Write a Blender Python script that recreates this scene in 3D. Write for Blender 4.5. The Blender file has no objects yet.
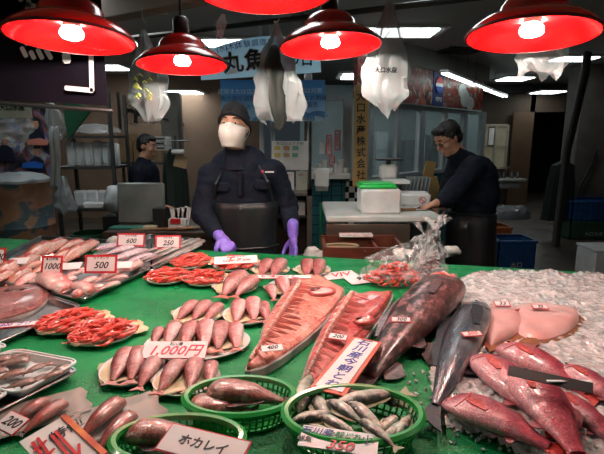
import bpy, bmesh, math, random
from mathutils import Vector, Matrix, noise
R = random.Random(7)
sc = bpy.context.scene
COL = sc.collection
PI = math.pi
# ---------------------------------------------------------------- camera
PITCH = math.radians(11); F = 470.0; CAM = Vector((0, 0, 1.5))
FW = Vector((0, math.cos(PITCH), -math.sin(PITCH))); UP = Vector((0, math.sin(PITCH), math.cos(PITCH)))
T = 0.9                                   # top of the display counter
def ray(px, py): return FW + Vector((1, 0, 0)) * ((px - 302) / F) + UP * ((227 - py) / F)
def P(px, py, z=T):
    d = ray(px, py); return CAM + d * ((z - 1.5) / d.z)
def D(px, py, y):
    d = ray(px, py); return CAM + d * (y / d.y)
# ---------------------------------------------------------------- materials
MATS = {}
def ramp(nt, fac, stops, interp='LINEAR'):
    r = nt.nodes.new('ShaderNodeValToRGB'); r.color_ramp.interpolation = interp
    e = r.color_ramp.elements
    while len(e) < len(stops): e.new(0.5)
    for i, (p, c) in enumerate(stops): e[i].position = p; e[i].color = (*c, 1)
    nt.links.new(fac, r.inputs[0]); return r.outputs[0]
def mixc(nt, fac, a, b, mode='MIX'):
    m = nt.nodes.new('ShaderNodeMix'); m.data_type = 'RGBA'; m.blend_type = mode
    for s, v in ((0, fac), (6, a), (7, b)):
        if hasattr(v, 'is_linked'): nt.links.new(v, m.inputs[s])
        else: m.inputs[s].default_value = v if s == 0 else (*v, 1)
    return m.outputs[2]
def base(name):
    m = bpy.data.materials.new(name); m.use_nodes = True; nt = m.node_tree
    b = nt.nodes['Principled BSDF']; tc = nt.nodes.new('ShaderNodeTexCoord')
    return m, nt, b, tc.outputs['Object']
def tex(nt, vec, kind, scale, detail=4, sc3=None, **kw):
    if sc3:
        mp = nt.nodes.new('ShaderNodeMapping'); mp.inputs['Scale'].default_value = sc3; nt.links.new(vec, mp.inputs[0]); vec = mp.outputs[0]
    if kind == 'noise':
        n = nt.nodes.new('ShaderNodeTexNoise'); n.inputs['Detail'].default_value = detail; out = n.outputs['Fac']
        n.inputs['Distortion'].default_value = kw.get('dist', 0)
    elif kind == 'voronoi':
        n = nt.nodes.new('ShaderNodeTexVoronoi'); out = n.outputs[kw.get('out', 'Distance')]
        if 'feat' in kw: n.feature = kw['feat']
    elif kind == 'wave':
        n = nt.nodes.new('ShaderNodeTexWave'); out = n.outputs['Fac']; n.inputs['Distortion'].default_value = kw.get('dist', 0)
        n.bands_direction = kw.get('dir', 'X')
    n.inputs['Scale'].default_value = scale
    nt.links.new(vec, n.inputs['Vector']); return out
def bump(nt, b, h, strength=.4, dist=.01):
    n = nt.nodes.new('ShaderNodeBump'); n.inputs['Strength'].default_value = strength; n.inputs['Distance'].default_value = dist
    nt.links.new(h, n.inputs['Height']); nt.links.new(n.outputs[0], b.inputs['Normal']); return n
def mat(name, col, rough=.5, metal=0, col2=None, scale=8, bmp=0, bscale=None, coat=0, emit=0, alpha=1, trans=0, sss=0, spread=(.35, .65), spec=.5, emitcol=None, bdist=.01):
    if name in MATS: return MATS[name]
    m, nt, b, vec = base(name)
    b.inputs['Base Color'].default_value = (*col, 1); b.inputs['Roughness'].default_value = rough; b.inputs['Metallic'].default_value = metal
    b.inputs['Coat Weight'].default_value = coat; b.inputs['Coat Roughness'].default_value = .12; b.inputs['Alpha'].default_value = alpha
    b.inputs['Transmission Weight'].default_value = trans; b.inputs['Specular IOR Level'].default_value = spec
    if sss: b.inputs['Subsurface Weight'].default_value = sss; b.inputs['Subsurface Radius'].default_value = (.02, .008, .005); b.inputs['Subsurface Scale'].default_value = .5
    if col2 is None: col2 = tuple(c * .82 for c in col)
    n = tex(nt, vec, 'noise', scale)
    nt.links.new(ramp(nt, n, [(spread[0], col), (spread[1], col2)]), b.inputs['Base Color'])
    if emit:
        b.inputs['Emission Color'].default_value = (*(emitcol or col), 1); b.inputs['Emission Strength'].default_value = emit
    if bmp: bump(nt, b, tex(nt, vec, 'noise', bscale or scale * 4, 6), bmp, bdist)
    MATS[name] = m; return m
# ---------------------------------------------------------------- meshes
class MB:
    def __init__(s): s.v = []; s.f = []; s.m = []; s.mi = 0
    def add(s, vs, fs):
        o = len(s.v); s.v += [Vector(v) for v in vs]; s.f += [tuple(i + o for i in f) for f in fs]; s.m += [s.mi] * len(fs)
    def rings(s, rs, cap=True, close=True):
        n = len(rs[0]); vs = [p for r in rs for p in r]; fs = []
        for k in range(len(rs) - 1):
            for i in range(n if close else n - 1):
                j = (i + 1) % n; fs.append((k * n + i, k * n + j, (k + 1) * n + j, (k + 1) * n + i))
        if cap and close: fs.append(tuple(reversed(range(n)))); fs.append(tuple((len(rs) - 1) * n + i for i in range(n)))
        s.add(vs, fs); return s
    def box(s, c, d, M=None, bev=0):
        x, y, z = (q / 2 for q in d); c = Vector(c); vs = []
        if bev:
            b = min(bev, x * .9, y * .9, z * .9)
            def lp(ix, iy, zz): return [(-x + ix, -y + iy + (b - iy), zz), (-x + b, -y + iy, zz), (x - b, -y + iy, zz), (x - ix, -y + b, zz), (x - ix, y - b, zz), (x - b, y - iy, zz), (-x + b, y - iy, zz), (-x + ix, y - b, zz)]
            rs = [[Vector(p) for p in lp(b, b, -z)], [Vector(p) for p in lp(0, 0, -z + b)], [Vector(p) for p in lp(0, 0, z - b)], [Vector(p) for p in lp(b, b, z)]]
            rs = [[(M @ p if M else p) + c for p in r] for r in rs]
            return s.rings(rs)
        for dz in (-z, z):
            for q in ((-x, -y), (x, -y), (x, y), (-x, y)):
                p = Vector((*q, dz)); vs.append((M @ p if M else p) + c)
        s.add(vs, [(3, 2, 1, 0), (4, 5, 6, 7), (0, 1, 5, 4), (1, 2, 6, 5), (2, 3, 7, 6), (3, 0, 4, 7)]); return s
    def tube(s, pts, r, n=10, cap=True, flat=1):
        pts = [Vector(p) for p in pts]; rs = r if isinstance(r, (list, tuple)) else [r] * len(pts); out = []; prev = None
        for i, p in enumerate(pts):
            d = (pts[min(i + 1, len(pts) - 1)] - pts[max(i - 1, 0)]).normalized()
            if prev is None:
                a = Vector((0, 0, 1)) if abs(d.z) < .9 else Vector((1, 0, 0)); u = d.cross(a).normalized()
            else: u = (prev - d * prev.dot(d)).normalized()
            prev = u; w = d.cross(u)
            out.append([p + (u * math.cos(2 * PI * k / n) + w * flat * math.sin(2 * PI * k / n)) * rs[i] for k in range(n)])
        return s.rings(out, cap)
    def cap_seg(s, a, b, ra, rb, n=12, flat=1.0, axis=None):
        """tapered capsule a-b; axis gives the direction that is flattened"""
        a, b = Vector(a), Vector(b); d = (b - a); L = d.length; d = d / max(L, 1e-6)
        ax = Vector(axis) if axis else (Vector((0, 0, 1)) if abs(d.z) < .9 else Vector((0, 1, 0)))
        w = (ax - d * ax.dot(d)).normalized(); u = d.cross(w); out = []
        for k in range(5): t = PI / 2 * (1 - k / 4 * .98) ; out.append((a - d * ra * math.sin(t) * 1.0, ra * max(math.cos(t), .03)))
        for k in range(5): t = PI / 2 * (k / 4 * .98); out.append((b + d * rb * math.sin(t), rb * max(math.cos(t), .03)))
        return s.rings([[c + u * r * math.cos(2 * PI * q / n) + w * r * flat * math.sin(2 * PI * q / n) for q in range(n)] for c, r in out])
    def lathe(s, prof, n=32, M=None, cap=False):
        return s.rings([[(M @ Vector((r * math.cos(2 * PI * k / n), r * math.sin(2 * PI * k / n), z)) if M else Vector((r * math.cos(2 * PI * k / n), r * math.sin(2 * PI * k / n), z))) for k in range(n)] for r, z in prof], cap)
    def ball(s, c, r, nu=16, nv=10, M=None):
        c = Vector(c); r = Vector(r) if hasattr(r, '__len__') else Vector((r, r, r)); out = []
        for j in range(nv + 1):
            t = PI * (j / nv); t = min(max(t, .04), PI - .04)
            ring = [Vector((r.x * math.sin(t) * math.cos(2 * PI * k / nu), r.y * math.sin(t) * math.sin(2 * PI * k / nu), -r.z * math.cos(t))) for k in range(nu)]
            out.append([(M @ p if M else p) + c for p in ring])
        return s.rings(out)
    def prism(s, pts, th, M=None, z=0):
        """2-D outline in XY extruded by th in Z"""
        n = len(pts); a = [Vector((p[0], p[1], z)) for p in pts]; b = [Vector((p[0], p[1], z + th)) for p in pts]
        if M: a = [M @ p for p in a]; b = [M @ p for p in b]
        return s.rings([a, b])
    def panel(s, px0, py0, px1, py1, y, th=.02, y1=None):
        y1 = y if y1 is None else y1; ym = (y + y1) / 2; pc = (py0 + py1) / 2
        A = D(px0, pc, y); B = D(px1, pc, y1); z1 = D(px0, py0, y).z; z0 = D(px0, py1, y).z
        A.z = B.z = 0; d = (B - A).normalized(); nrm = Vector((-d.y, d.x, 0)) * th
        if nrm.y < 0: nrm = -nrm
        vs = [A, B, B + nrm, A + nrm]
        s.add([Vector((p.x, p.y, z0)) for p in vs] + [Vector((p.x, p.y, z1)) for p in vs], [(3, 2, 1, 0), (4, 5, 6, 7), (0, 1, 5, 4), (1, 2, 6, 5), (2, 3, 7, 6), (3, 0, 4, 7)]); return s
    def build(s, name, mats, parent=None, smooth=True, sub=0, bevel=0, recalc=True, angle=40):
        me = bpy.data.meshes.new(name); me.from_pydata([tuple(v) for v in s.v], [], s.f)
        if not isinstance(mats, (list, tuple)): mats = [mats]
        for m in mats: me.materials.append(m)
        me.polygons.foreach_set('material_index', s.m)
        if recalc:
            bm = bmesh.new(); bm.from_mesh(me); bmesh.ops.recalc_face_normals(bm, faces=bm.faces); bm.to_mesh(me); bm.free()
        if smooth:
            me.polygons.foreach_set('use_smooth', [True] * len(me.polygons)); me.set_sharp_from_angle(angle=math.radians(angle))
        o = bpy.data.objects.new(name, me); COL.objects.link(o)
        if parent: o.parent = parent
        if bevel: b = o.modifiers.new('b', 'BEVEL'); b.width = bevel; b.segments = 2; b.limit_method = 'ANGLE'
        if sub: q = o.modifiers.new('s', 'SUBSURF'); q.levels = q.render_levels = sub
        return o
    def recentre(s, o): return o
def remeshed(mb, name, m, parent, vox=.012, smooth=4, fn=None):
    """one continuous surface out of overlapping volumes"""
    me = bpy.data.meshes.new('t'); me.from_pydata([tuple(v) for v in mb.v], [], mb.f)
    bm = bmesh.new(); bm.from_mesh(me); bmesh.ops.recalc_face_normals(bm, faces=bm.faces); bm.to_mesh(me); bm.free()
    o = bpy.data.objects.new('t', me); COL.objects.link(o)
    r = o.modifiers.new('r', 'REMESH'); r.mode = 'VOXEL'; r.voxel_size = vox
    q = o.modifiers.new('s', 'SMOOTH'); q.iterations = smooth; q.factor = .6
    dg = bpy.context.evaluated_depsgraph_get(); me2 = bpy.data.meshes.new_from_object(o.evaluated_get(dg)); bpy.data.objects.remove(o)
    if fn:
        for v in me2.vertices: v.co = fn(v.co.copy())
    me2.materials.clear(); me2.materials.append(m); me2.polygons.foreach_set('use_smooth', [True] * len(me2.polygons))
    o = bpy.data.objects.new(name, me2); COL.objects.link(o)
    if parent: o.parent = parent
    return o
# ---------------------------------------------------------------- naming
def tag(o, label=None, cat=None, group=None, kind=None):
    if label: o['label'] = label
    if cat: o['category'] = cat
    if group: o['group'] = group
    if kind: o['kind'] = kind
    return o
def thing(name, label, cat, loc=(0, 0, 0), rz=0, group=None):
    o = bpy.data.objects.new(name, None); COL.objects.link(o); o.location = loc; o.rotation_euler = (0, 0, rz); o.empty_display_size = .05
    return tag(o, label, cat, group)
def struct(mb, name, m, **k): return tag(mb.build(name, m, None, **k), kind='structure')
def single(mb, name, m, label, cat, group=None, **k): return tag(mb.build(name, m, None, **k), label, cat, group)
def copy_tree(o, parent=None):
    c = o.copy(); COL.objects.link(c); c.parent = parent
    for ch in list(o.children): copy_tree(ch, c)
    return c
def text(s, size, m, parent, M, name='lettering', bold=0, shear=0, sx=1, space=1, align='CENTER'):
    cu = bpy.data.curves.new('t', 'FONT'); cu.body = s; cu.size = size; cu.align_x = align; cu.align_y = 'CENTER'; cu.extrude = .0004; cu.offset = bold; cu.shear = shear; cu.space_line = space; cu.resolution_u = 2
    ob = bpy.data.objects.new('t', cu); COL.objects.link(ob)
    dg = bpy.context.evaluated_depsgraph_get(); me = bpy.data.meshes.new_from_object(ob.evaluated_get(dg)); bpy.data.objects.remove(ob)
    me.transform(M @ Matrix.Diagonal((sx, 1, 1, 1))); me.materials.clear(); me.materials.append(m)
    o = bpy.data.objects.new(name, me); COL.objects.link(o)
    if parent: o.parent = parent
    return o
def frame(o, x, z):
    """matrix with local X along x, local Z along z"""
    x = Vector(x).normalized(); z = Vector(z); z = (z - x * z.dot(x)).normalized(); y = z.cross(x)
    return Matrix(((x.x, y.x, z.x, o[0]), (x.y, y.y, z.y, o[1]), (x.z, y.z, z.z, o[2]), (0, 0, 0, 1)))
def strokes(mb, pts, w, M, th=.0006):
    """a brush stroke with round ends drawn on the XY plane of M"""
    for a, b in zip(pts, pts[1:]):
        a = Vector((*a, 0)); b = Vector((*b, 0)); d = (b - a); L = d.length; d.normalize(); n = Vector((-d.y, d.x, 0)) * w / 2; q = d * w * .3
        mb.add([M @ (p + Vector((0, 0, z))) for z in (0, th) for p in (a - q - n * .6, a - n, b - n, b + q - n * .6, b + q + n * .6, b + n, a + n, a - q + n * .6)],
               [tuple(range(7, -1, -1)), tuple(range(8, 16))] + [(i, (i + 1) % 8, 8 + (i + 1) % 8, 8 + i) for i in range(8)])
def round_poly(c, r, n=5):
    """corner list (Vectors, same z) -> loop with rounded corners"""
    out = []
    for i, p in enumerate(c):
        a = (c[i - 1] - p); b = (c[(i + 1) % len(c)] - p); ra = min(r, a.length * .4); rb = min(r, b.length * .4); A = p + a.normalized() * ra; B = p + b.normalized() * rb
        for k in range(n + 1):
            t = k / n; out.append(A * (1 - t) ** 2 + p * 2 * t * (1 - t) + B * t * t)
    return out
def inset(loop, d):
    n = len(loop); out = []
    area = sum(loop[i].x * loop[(i + 1) % n].y - loop[(i + 1) % n].x * loop[i].y for i in range(n)); sg = 1 if area > 0 else -1
    for i in range(n):
        t = (loop[(i + 1) % n] - loop[i - 1]); t.z = 0; t.normalize(); out.append(loop[i] + Vector((-t.y, t.x, 0)) * d * sg)
    return out
def near_on(poly, p):
    best = None
    for a, b in zip(poly, poly[1:]):
        d = b - a; t = max(0, min(1, (p - a).dot(d) / max(d.dot(d), 1e-9))); q = a + d * t
        if best is None or (q - p).length < (best - p).length: best = q
    return best
def pillow(mb, outline, spine, h, z0=0, edge=.25, nr=6, wob=0, seed=0, top=None):
    """domed solid over an outline that swells towards a spine line"""
    n = len(outline); rs = []
    base_ = [Vector((p.x, p.y, z0)) for p in outline]; near = [near_on(spine, Vector((p.x, p.y, 0))) for p in outline]
    rs.append(base_)
    for k in range(nr + 1):
        t = k / nr * .96; hh = edge + (1 - edge) * math.sqrt(max(0, 1 - (1 - t) ** 2))
        r = []
        for i in range(n):
            q = Vector((outline[i].x, outline[i].y, 0)).lerp(near[i], t); hz = h * hh
            if top: hz = top(q, t, hz)
            if wob: hz += wob * noise.noise(Vector((q.x * 25, q.y * 25, seed)))
            r.append(Vector((q.x, q.y, z0 + hz)))
        rs.append(r)
    mb.rings(rs); return mb
def smooth_loop(pts, n=4):
    """Catmull-Rom through points, closed"""
    out = []; m = len(pts)
    for i in range(m):
        a, b, c, d = pts[i - 1], pts[i], pts[(i + 1) % m], pts[(i + 2) % m]
        for k in range(n):
            t = k / n; out.append(.5 * ((2 * b) + (c - a) * t + (2 * a - 5 * b + 4 * c - d) * t * t + (3 * b - a - 3 * c + d) * t ** 3))
    return out
WORLD=.025; EXPO=.3
# ================================================================ materials
steel = mat('steel', (.45, .45, .44), .28, 1, (.3, .3, .3), 12, .1)
dsteel = mat('dark_steel', (.12, .12, .12), .4, .8, bmp=.1)
black = mat('black_paint', (.012, .012, .013), .45)
white = mat('white_paint', (.7, .7, .68), .5)
paper = mat('paper', (.78, .76, .74), .7, bmp=.05)
foam = mat('foam', (.75, .76, .76), .6, bmp=.15, bscale=120, sss=.1)
ink = mat('black_ink', (.01, .01, .012), .5)
redink = mat('red_ink', (.6, .015, .02), .5)
blueink = mat('blue_ink', (.02, .03, .3), .5)
greenink = mat('green_ink', (.02, .2, .08), .5)
redframe = mat('red_frame', (.62, .02, .03), .45, coat=.3)
wood = mat('wood', (.3, .17, .08), .5, col2=(.2, .1, .045), scale=6, bmp=.15)
darkwood = mat('dark_wood', (.055, .026, .014), .5, col2=(.03, .014, .008), bmp=.2)
card = mat('cardboard', (.32, .2, .1), .8, col2=(.26, .16, .08), bmp=.1)
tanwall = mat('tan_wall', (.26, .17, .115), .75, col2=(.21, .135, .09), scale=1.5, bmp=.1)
greywall = mat('grey_wall', (.2, .19, .17), .7, col2=(.15, .14, .125), scale=2, bmp=.1)
ceilm = mat('ceiling_paint', (.42, .43, .42), .8, col2=(.36, .37, .36), scale=1)
greyframe = mat('grey_frame', (.33, .37, .38), .4, bmp=.03)
ballm = lambda n, c: mat(n, c, .5)
glassm = mat('window_glass', (.55, .65, .68), .05, alpha=.22, spec=.8)
conc = mat('concrete', (.13, .115, .1), .8, col2=(.09, .08, .07), scale=4, bmp=.4)
panelm = mat('light_panel', (1, 1, 1), .5, emit=6.5, emitcol=(.93, 1, 1), col2=(1, 1, 1))
tubem = mat('tube_light', (1, 1, 1), .5, emit=4, emitcol=(.85, 1, 1), col2=(1, 1, 1))
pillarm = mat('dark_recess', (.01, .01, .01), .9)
def floor_mat():
    m, nt, b, vec = base('wet_floor')
    n = tex(nt, vec, 'noise', 1.2, 6); nt.links.new(ramp(nt, n, [(.3, (.05, .04, .03)), (.7, (.085, .066, .05))]), b.inputs['Base Color'])
    nt.links.new(ramp(nt, tex(nt, vec, 'noise', 2.5), [(.3, (.3,) * 3), (.7, (.55,) * 3)]), b.inputs['Roughness'])
    bump(nt, b, tex(nt, vec, 'noise', 30), .2); return m
def tile_mat(name, c1, c2, mortar, size):
    m, nt, b, vec = base(name)
    mp = nt.nodes.new('ShaderNodeVectorMath'); mp.operation = 'MULTIPLY'
    sep = nt.nodes.new('ShaderNodeSeparateXYZ'); nt.links.new(vec, sep.inputs[0]); com = nt.nodes.new('ShaderNodeCombineXYZ')
    nt.links.new(sep.outputs[0], com.inputs[0]); nt.links.new(sep.outputs[2], com.inputs[1])
    br = nt.nodes.new('ShaderNodeTexBrick'); br.offset = 0; nt.links.new(com.outputs[0], br.inputs[0])
    br.inputs['Color1'].default_value = (*c1, 1); br.inputs['Color2'].default_value = (*c2, 1); br.inputs['Mortar'].default_value = (*mortar, 1)
    br.inputs['Scale'].default_value = 1; br.inputs['Brick Width'].default_value = size; br.inputs['Row Height'].default_value = size; br.inputs['Mortar Size'].default_value = size * .05
    nt.links.new(br.outputs['Color'], b.inputs['Base Color']); b.inputs['Roughness'].default_value = .2; bump(nt, b, br.outputs['Fac'], -.3); return m
def checker_mat():
    m, nt, b, vec = base('checker_tiles')
    sep = nt.nodes.new('ShaderNodeSeparateXYZ'); nt.links.new(vec, sep.inputs[0]); com = nt.nodes.new('ShaderNodeCombineXYZ')
    nt.links.new(sep.outputs[0], com.inputs[0]); nt.links.new(sep.outputs[2], com.inputs[1])
    ck = nt.nodes.new('ShaderNodeTexChecker'); nt.links.new(com.outputs[0], ck.inputs[0]); ck.inputs['Scale'].default_value = 17
    ck.inputs['Color1'].default_value = (.015, .015, .02, 1); ck.inputs['Color2'].default_value = (.6, .62, .6, 1)
    nt.links.new(ck.outputs[0], b.inputs['Base Color']); b.inputs['Roughness'].default_value = .25; return m
CH = 2.55
# ================================================================ shell
struct(MB().box((0, 6, -.05), (14, 16, .1)), 'floor', floor_mat(), smooth=False)
struct(MB().box((0, 6.6, CH + .05), (14, 14.4, .1)), 'ceiling', ceilm, smooth=False)
struct(MB().box((-6.05, 6, 1.25), (.1, 16, 2.6)), 'wall_left', tanwall, smooth=False)
struct(MB().box((7.05, 6, 1.25), (.1, 16, 2.6)), 'wall_right', greywall, smooth=False)
# back wall: left stretch behind the stall, right stretch round the dark doorway
struct(MB().panel(-60, 40, 262, 340, 8.6, .1), 'wall_back', tanwall, smooth=False)
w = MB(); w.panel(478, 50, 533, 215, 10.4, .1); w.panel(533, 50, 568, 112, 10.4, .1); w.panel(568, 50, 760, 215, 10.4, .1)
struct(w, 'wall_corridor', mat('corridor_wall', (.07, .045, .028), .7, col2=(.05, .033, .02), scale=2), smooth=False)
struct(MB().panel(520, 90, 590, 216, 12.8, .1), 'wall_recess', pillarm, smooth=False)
# lintel beam and pipe rail near the stall front
pa, pb_ = P(100, 20, 2.3), P(215, -2, 2.3); dd = (pb_ - pa).normalized(); b_ = MB(); b_.box(pa + dd * 1.6 + Vector((0, .06, .1)), (5.4, .12, .2), Matrix.Rotation(math.atan2(dd.y, dd.x), 3, 'Z')); struct(b_, 'trim_1', mat('pink_beam', (.3, .2, .16), .6, bmp=.1), bevel=.01)
b_ = MB(); b_.box((2, 10.25, CH - .05), (9, .25, .24)); struct(b_, 'trim_3', mat('dark_beam', (.05, .05, .05), .8), bevel=.005)
# ceiling panel lights
lit = thing('ceiling_light', '', 'ceiling light')
m_ = MB(); m_.box((0, 0, -.012), (.62, .62, .024), bev=.004); m_.build('frame', white, lit)
m_ = MB(); m_.box((0, 0, -.03), (.5, .5, .014), bev=.004); m_.build('diffuser', panelm, lit)
m_ = MB()
for k in range(4): m_.box((-.21 + .14 * k, 0, -.038), (.006, .5, .004))
m_.build('louvre', white, lit)
def ceil_at(px, py): return P(px, py, CH)
LTS = [(398, 30, 1.5, .75, 'ceiling light with bright diffuser behind the hanging printed white bag'), (574, 57, 1, .7, 'ceiling light at the right, just behind the crumpled clear bag'), (515, 77.5, 1, 1, 'ceiling light over the corridor, left of the two far ones'),
       (548, 91, 1, 1, 'farthest ceiling light, above the mouth of the dark doorway'), (184, 91, 1.1, 1, 'ceiling light below the red lamp over the left stall'), (60, 137 - 76, 1, 1, 'ceiling light hidden mostly by the black banner'),
       (62, -4, 2.2, 1.5, 'added unseen ceiling light over the shelving, behind the black banner'), (250, -95, .9, .9, 'added unseen ceiling light above the masked worker and the arched sign'), (440, -40, .8, .8, 'added unseen ceiling light above the fish cutting table'),  # unseen panels added for more light on shelving, sign and cutting table
       (108, 66, 1, 1, 'ceiling light showing a corner beside the black banner'), (232, 41, 1.2, .8, 'ceiling light half hidden behind the arched blue sign'), (203, 93.5, 0, 0, '')]
first = True
for px, py, sx, sy, lb in LTS:
    if not lb: continue
    o = lit if first else copy_tree(lit); first = False
    zf = {548: 2.39, 184: 2.25}.get(px, CH - .001); p = P(px, py, zf); o.location = (p.x, p.y, zf); o.scale = (sx, sy, 1); o['label'] = lb; o['group'] = 'ceiling lights'
# strip of tube lamps
A = P(443, 69, 2.25); B = P(506, 95, 2.25); d = (B - A)
base_t = None
for k, lb in enumerate(('tube light nearest the stall in the row of three', 'middle tube light in the row of three', 'tube light deepest in the corridor in the row of three')):
    a = A + d * (k / 3 + .01); b = A + d * ((k + 1) / 3 - .01); u = d.normalized(); c = (a + b) / 2
    t = thing('tube_light', lb, 'tube light', (c.x, c.y, 2.25), math.atan2(d.y, d.x), 'row of tube lights')
    L = (b - a).length
    m_ = MB(); m_.box((0, 0, -.015), (L, .1, .03), bev=.008); m_.build('housing', white, t)
    for s in (-1, 1): MB().tube([(s * L * .35, 0, -.01), (s * L * .35, 0, CH - 2.252)], .003, 6).build('hanger', black, t)
    for s in (-1, 1):
        m_ = MB(); m_.tube([(-L / 2 + .03, s * .03, -.042), (L / 2 - .03, s * .03, -.042)], .01, 8); m_.build('tube', tubem, t)
# ceiling vent and speaker
p = ceil_at(478, 69); t = thing('ceiling_vent', 'round dark vent set in the ceiling beside the tube lights', 'vent', (p.x, p.y, CH))
MB().lathe([(.02, -.01), (.17, -.014), (.2, -.004), (.21, 0)], 24, cap=True).build('grille', dsteel, t)
p = ceil_at(461, 50); t = thing('air_grille', 'square dark air grille in the ceiling above the tube lights', 'vent', (p.x, p.y, CH), .3)
MB().box((0, 0, -.01), (.5, .4, .02), bev=.004).build('frame', dsteel, t)
m_ = MB(); [m_.box((0, -.16 + .05 * k, -.024), (.44, .02, .01)) for k in range(7)]; m_.build('slats', black, t)
# black rail that carries hooks and lamp cords
pa, pb_ = P(148, 36, 2.25), P(455, 0, 2.25); m_ = MB(); m_.tube([pa + (pa - pb_) * .9, pa, pb_, pb_ + (pb_ - pa) * .6], .018, 8); single(m_, 'hanging_rail', black, 'long black rail running under the ceiling that carries hooks and bags', 'rail')
m_ = MB(); m_.box((0, 1.36, 2.3), (4.4, .05, .05), bev=.006); single(m_, 'lamp_rail', black, 'black rail above the frame carrying the red lamps', 'rail')
# ================================================================ red lamps
def lampred():
    m, nt, b, vec = base('red_enamel'); b.inputs['Base Color'].default_value = (.62, .002, .003, 1); b.inputs['Roughness'].default_value = .2; b.inputs['Coat Weight'].default_value = .35
    bump(nt, b, tex(nt, vec, 'noise', 5), .06); return m
lred = lampred()
bulbm = mat('lamp_bulb', (1, .9, .7), .4, emit=290, emitcol=(1, .93, .8), col2=(1, .9, .7))
lamp = thing('pendant_lamp', '', 'lamp')
prof = [(.19, 0), (.1925, .003), (.19, .008), (.178, .024), (.15, .046), (.122, .058), (.104, .064), (.098, .072), (.094, .088), (.08, .108), (.058, .12), (.036, .126), (.032, .13)]
inn = [(max(r - .004, .02), max(z - .003, .001)) for r, z in prof[::-1]]
MB().lathe(prof + inn, 56).build('lamp_shade', lred, lamp)
MB().lathe([(.1925, .0), (.1945, .004), (.1925, .009), (.189, .006), (.189, 0), (.1925, 0)], 56).build('rim', mat('dark_rim', (.08, .004, .004), .3), lamp)
MB().lathe([(.001, .03), (.026, .032), (.03, .12), (.034, .135), (.034, .19), (.026, .2), (.001, .2)], 20).build('socket', mat('socket', (.05, .02, .015), .4), lamp)
MB().lathe([(.001, .003), (.022, .0035), (.03, .007), (.035, .016), (.034, .024), (.026, .038), (.02, .046), (.001, .046)], 20).build('bulb', bulbm, lamp)
cord = MB().tube([(0, 0, .195), (0, 0, .6)], .005, 6).build('cord', black, lamp)
LMP = [(72, 40, 123, 1, 'red enamel pendant lamp in front of the black banner'), (182.5, 66, 90, -1, 'smallest red pendant lamp, beside the bag with yellow print'), (330.5, 47.5, 103, -2.5, 'red pendant lamp with lit bulb right of the masked worker'),
       (531, 37, 126, 2, 'red enamel pendant lamp before the crumpled clear bag at the right'), (264, -10, 146, 0, 'red pendant lamp cut off by the top edge above the masked worker')]
for i, (px, py, wpx, tilt, lb) in enumerate(LMP):
    o = lamp if i == 0 else copy_tree(lamp); dist = F * .385 / wpx; d = ray(px, py); p = CAM + d * dist
    o.location = p; o.rotation_euler = (math.radians(-5), math.radians(tilt), 0); o['label'] = lb; o['group'] = 'red pendant lamps'
# ================================================================ black banner
ban = thing('fabric_banner', 'black fabric banner with large white characters and bottom rod', 'banner')
y = 1.82; A = D(-70, 60, y); B = D(105, 60, y); zt = D(0, -60, y).z; zb = D(50, 101.5, y).z
m_ = MB(); rs = []
for k in range(9):
    z = zt + (zb - zt) * k / 8; row = []
    for j in range(25):
        x = A.x + (B.x - A.x) * j / 24; row.append(Vector((x, y + .012 * noise.noise(Vector((x * 6, z * 2, 0))), z - .035 * (j / 24) * (k / 8) + .02 * (k / 8))))
    rs.append(row + [p + Vector((0, .003, 0)) for p in reversed(row)])
m_.rings(rs); m_.build('cloth', mat('black_cloth', (.006, .004, .008), .9, bmp=.2, bscale=60, spec=.08), ban)
zr = zb - .01; m_ = MB().tube([(A.x, y, zr + .02), (B.x + .015, y, zr - .025)], .008, 8); m_.build('rod', black, ban)
whitep = mat('white_print', (.62, .58, .6), .7)
Mb = Matrix(((1, 0, 0, 0), (0, 0, -1, y - .02), (0, 1, 0, 0), (0, 0, 0, 1)))
def Lp(px, py): p = D(px, py, y - .02); return (p.x, p.z)
m_ = MB()
strokes(m_, [Lp(66, 88), Lp(92, 90.5)], .017, Mb); strokes(m_, [Lp(92, 90.5), Lp(91, 50)], .017, Mb); strokes(m_, [Lp(66, 55), Lp(67, 61)], .03, Mb)
for a in ([(20, 0), (30, -10), (27, 12), (21, 24)], [(33, -6), (44, -2), (40, 10), (30, 24)], [(27, 4), (36, 7)], [(26, 12), (34, 15)], [(44, 12), (36, 22)], [(50, -8), (53, 2)], [(22, 48), (26, 56)], [(31, 52), (34, 58)], [(38, 50), (42, 58)], [(46, 50), (51, 58)], [(20, 30), (52, 32)], [(36, 24), (26, 44)], [(38, 26), (50, 42)]):
    strokes(m_, [Lp(*q) for q in a], .017, Mb)
m_.build('lettering', whitep, ban)
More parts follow.
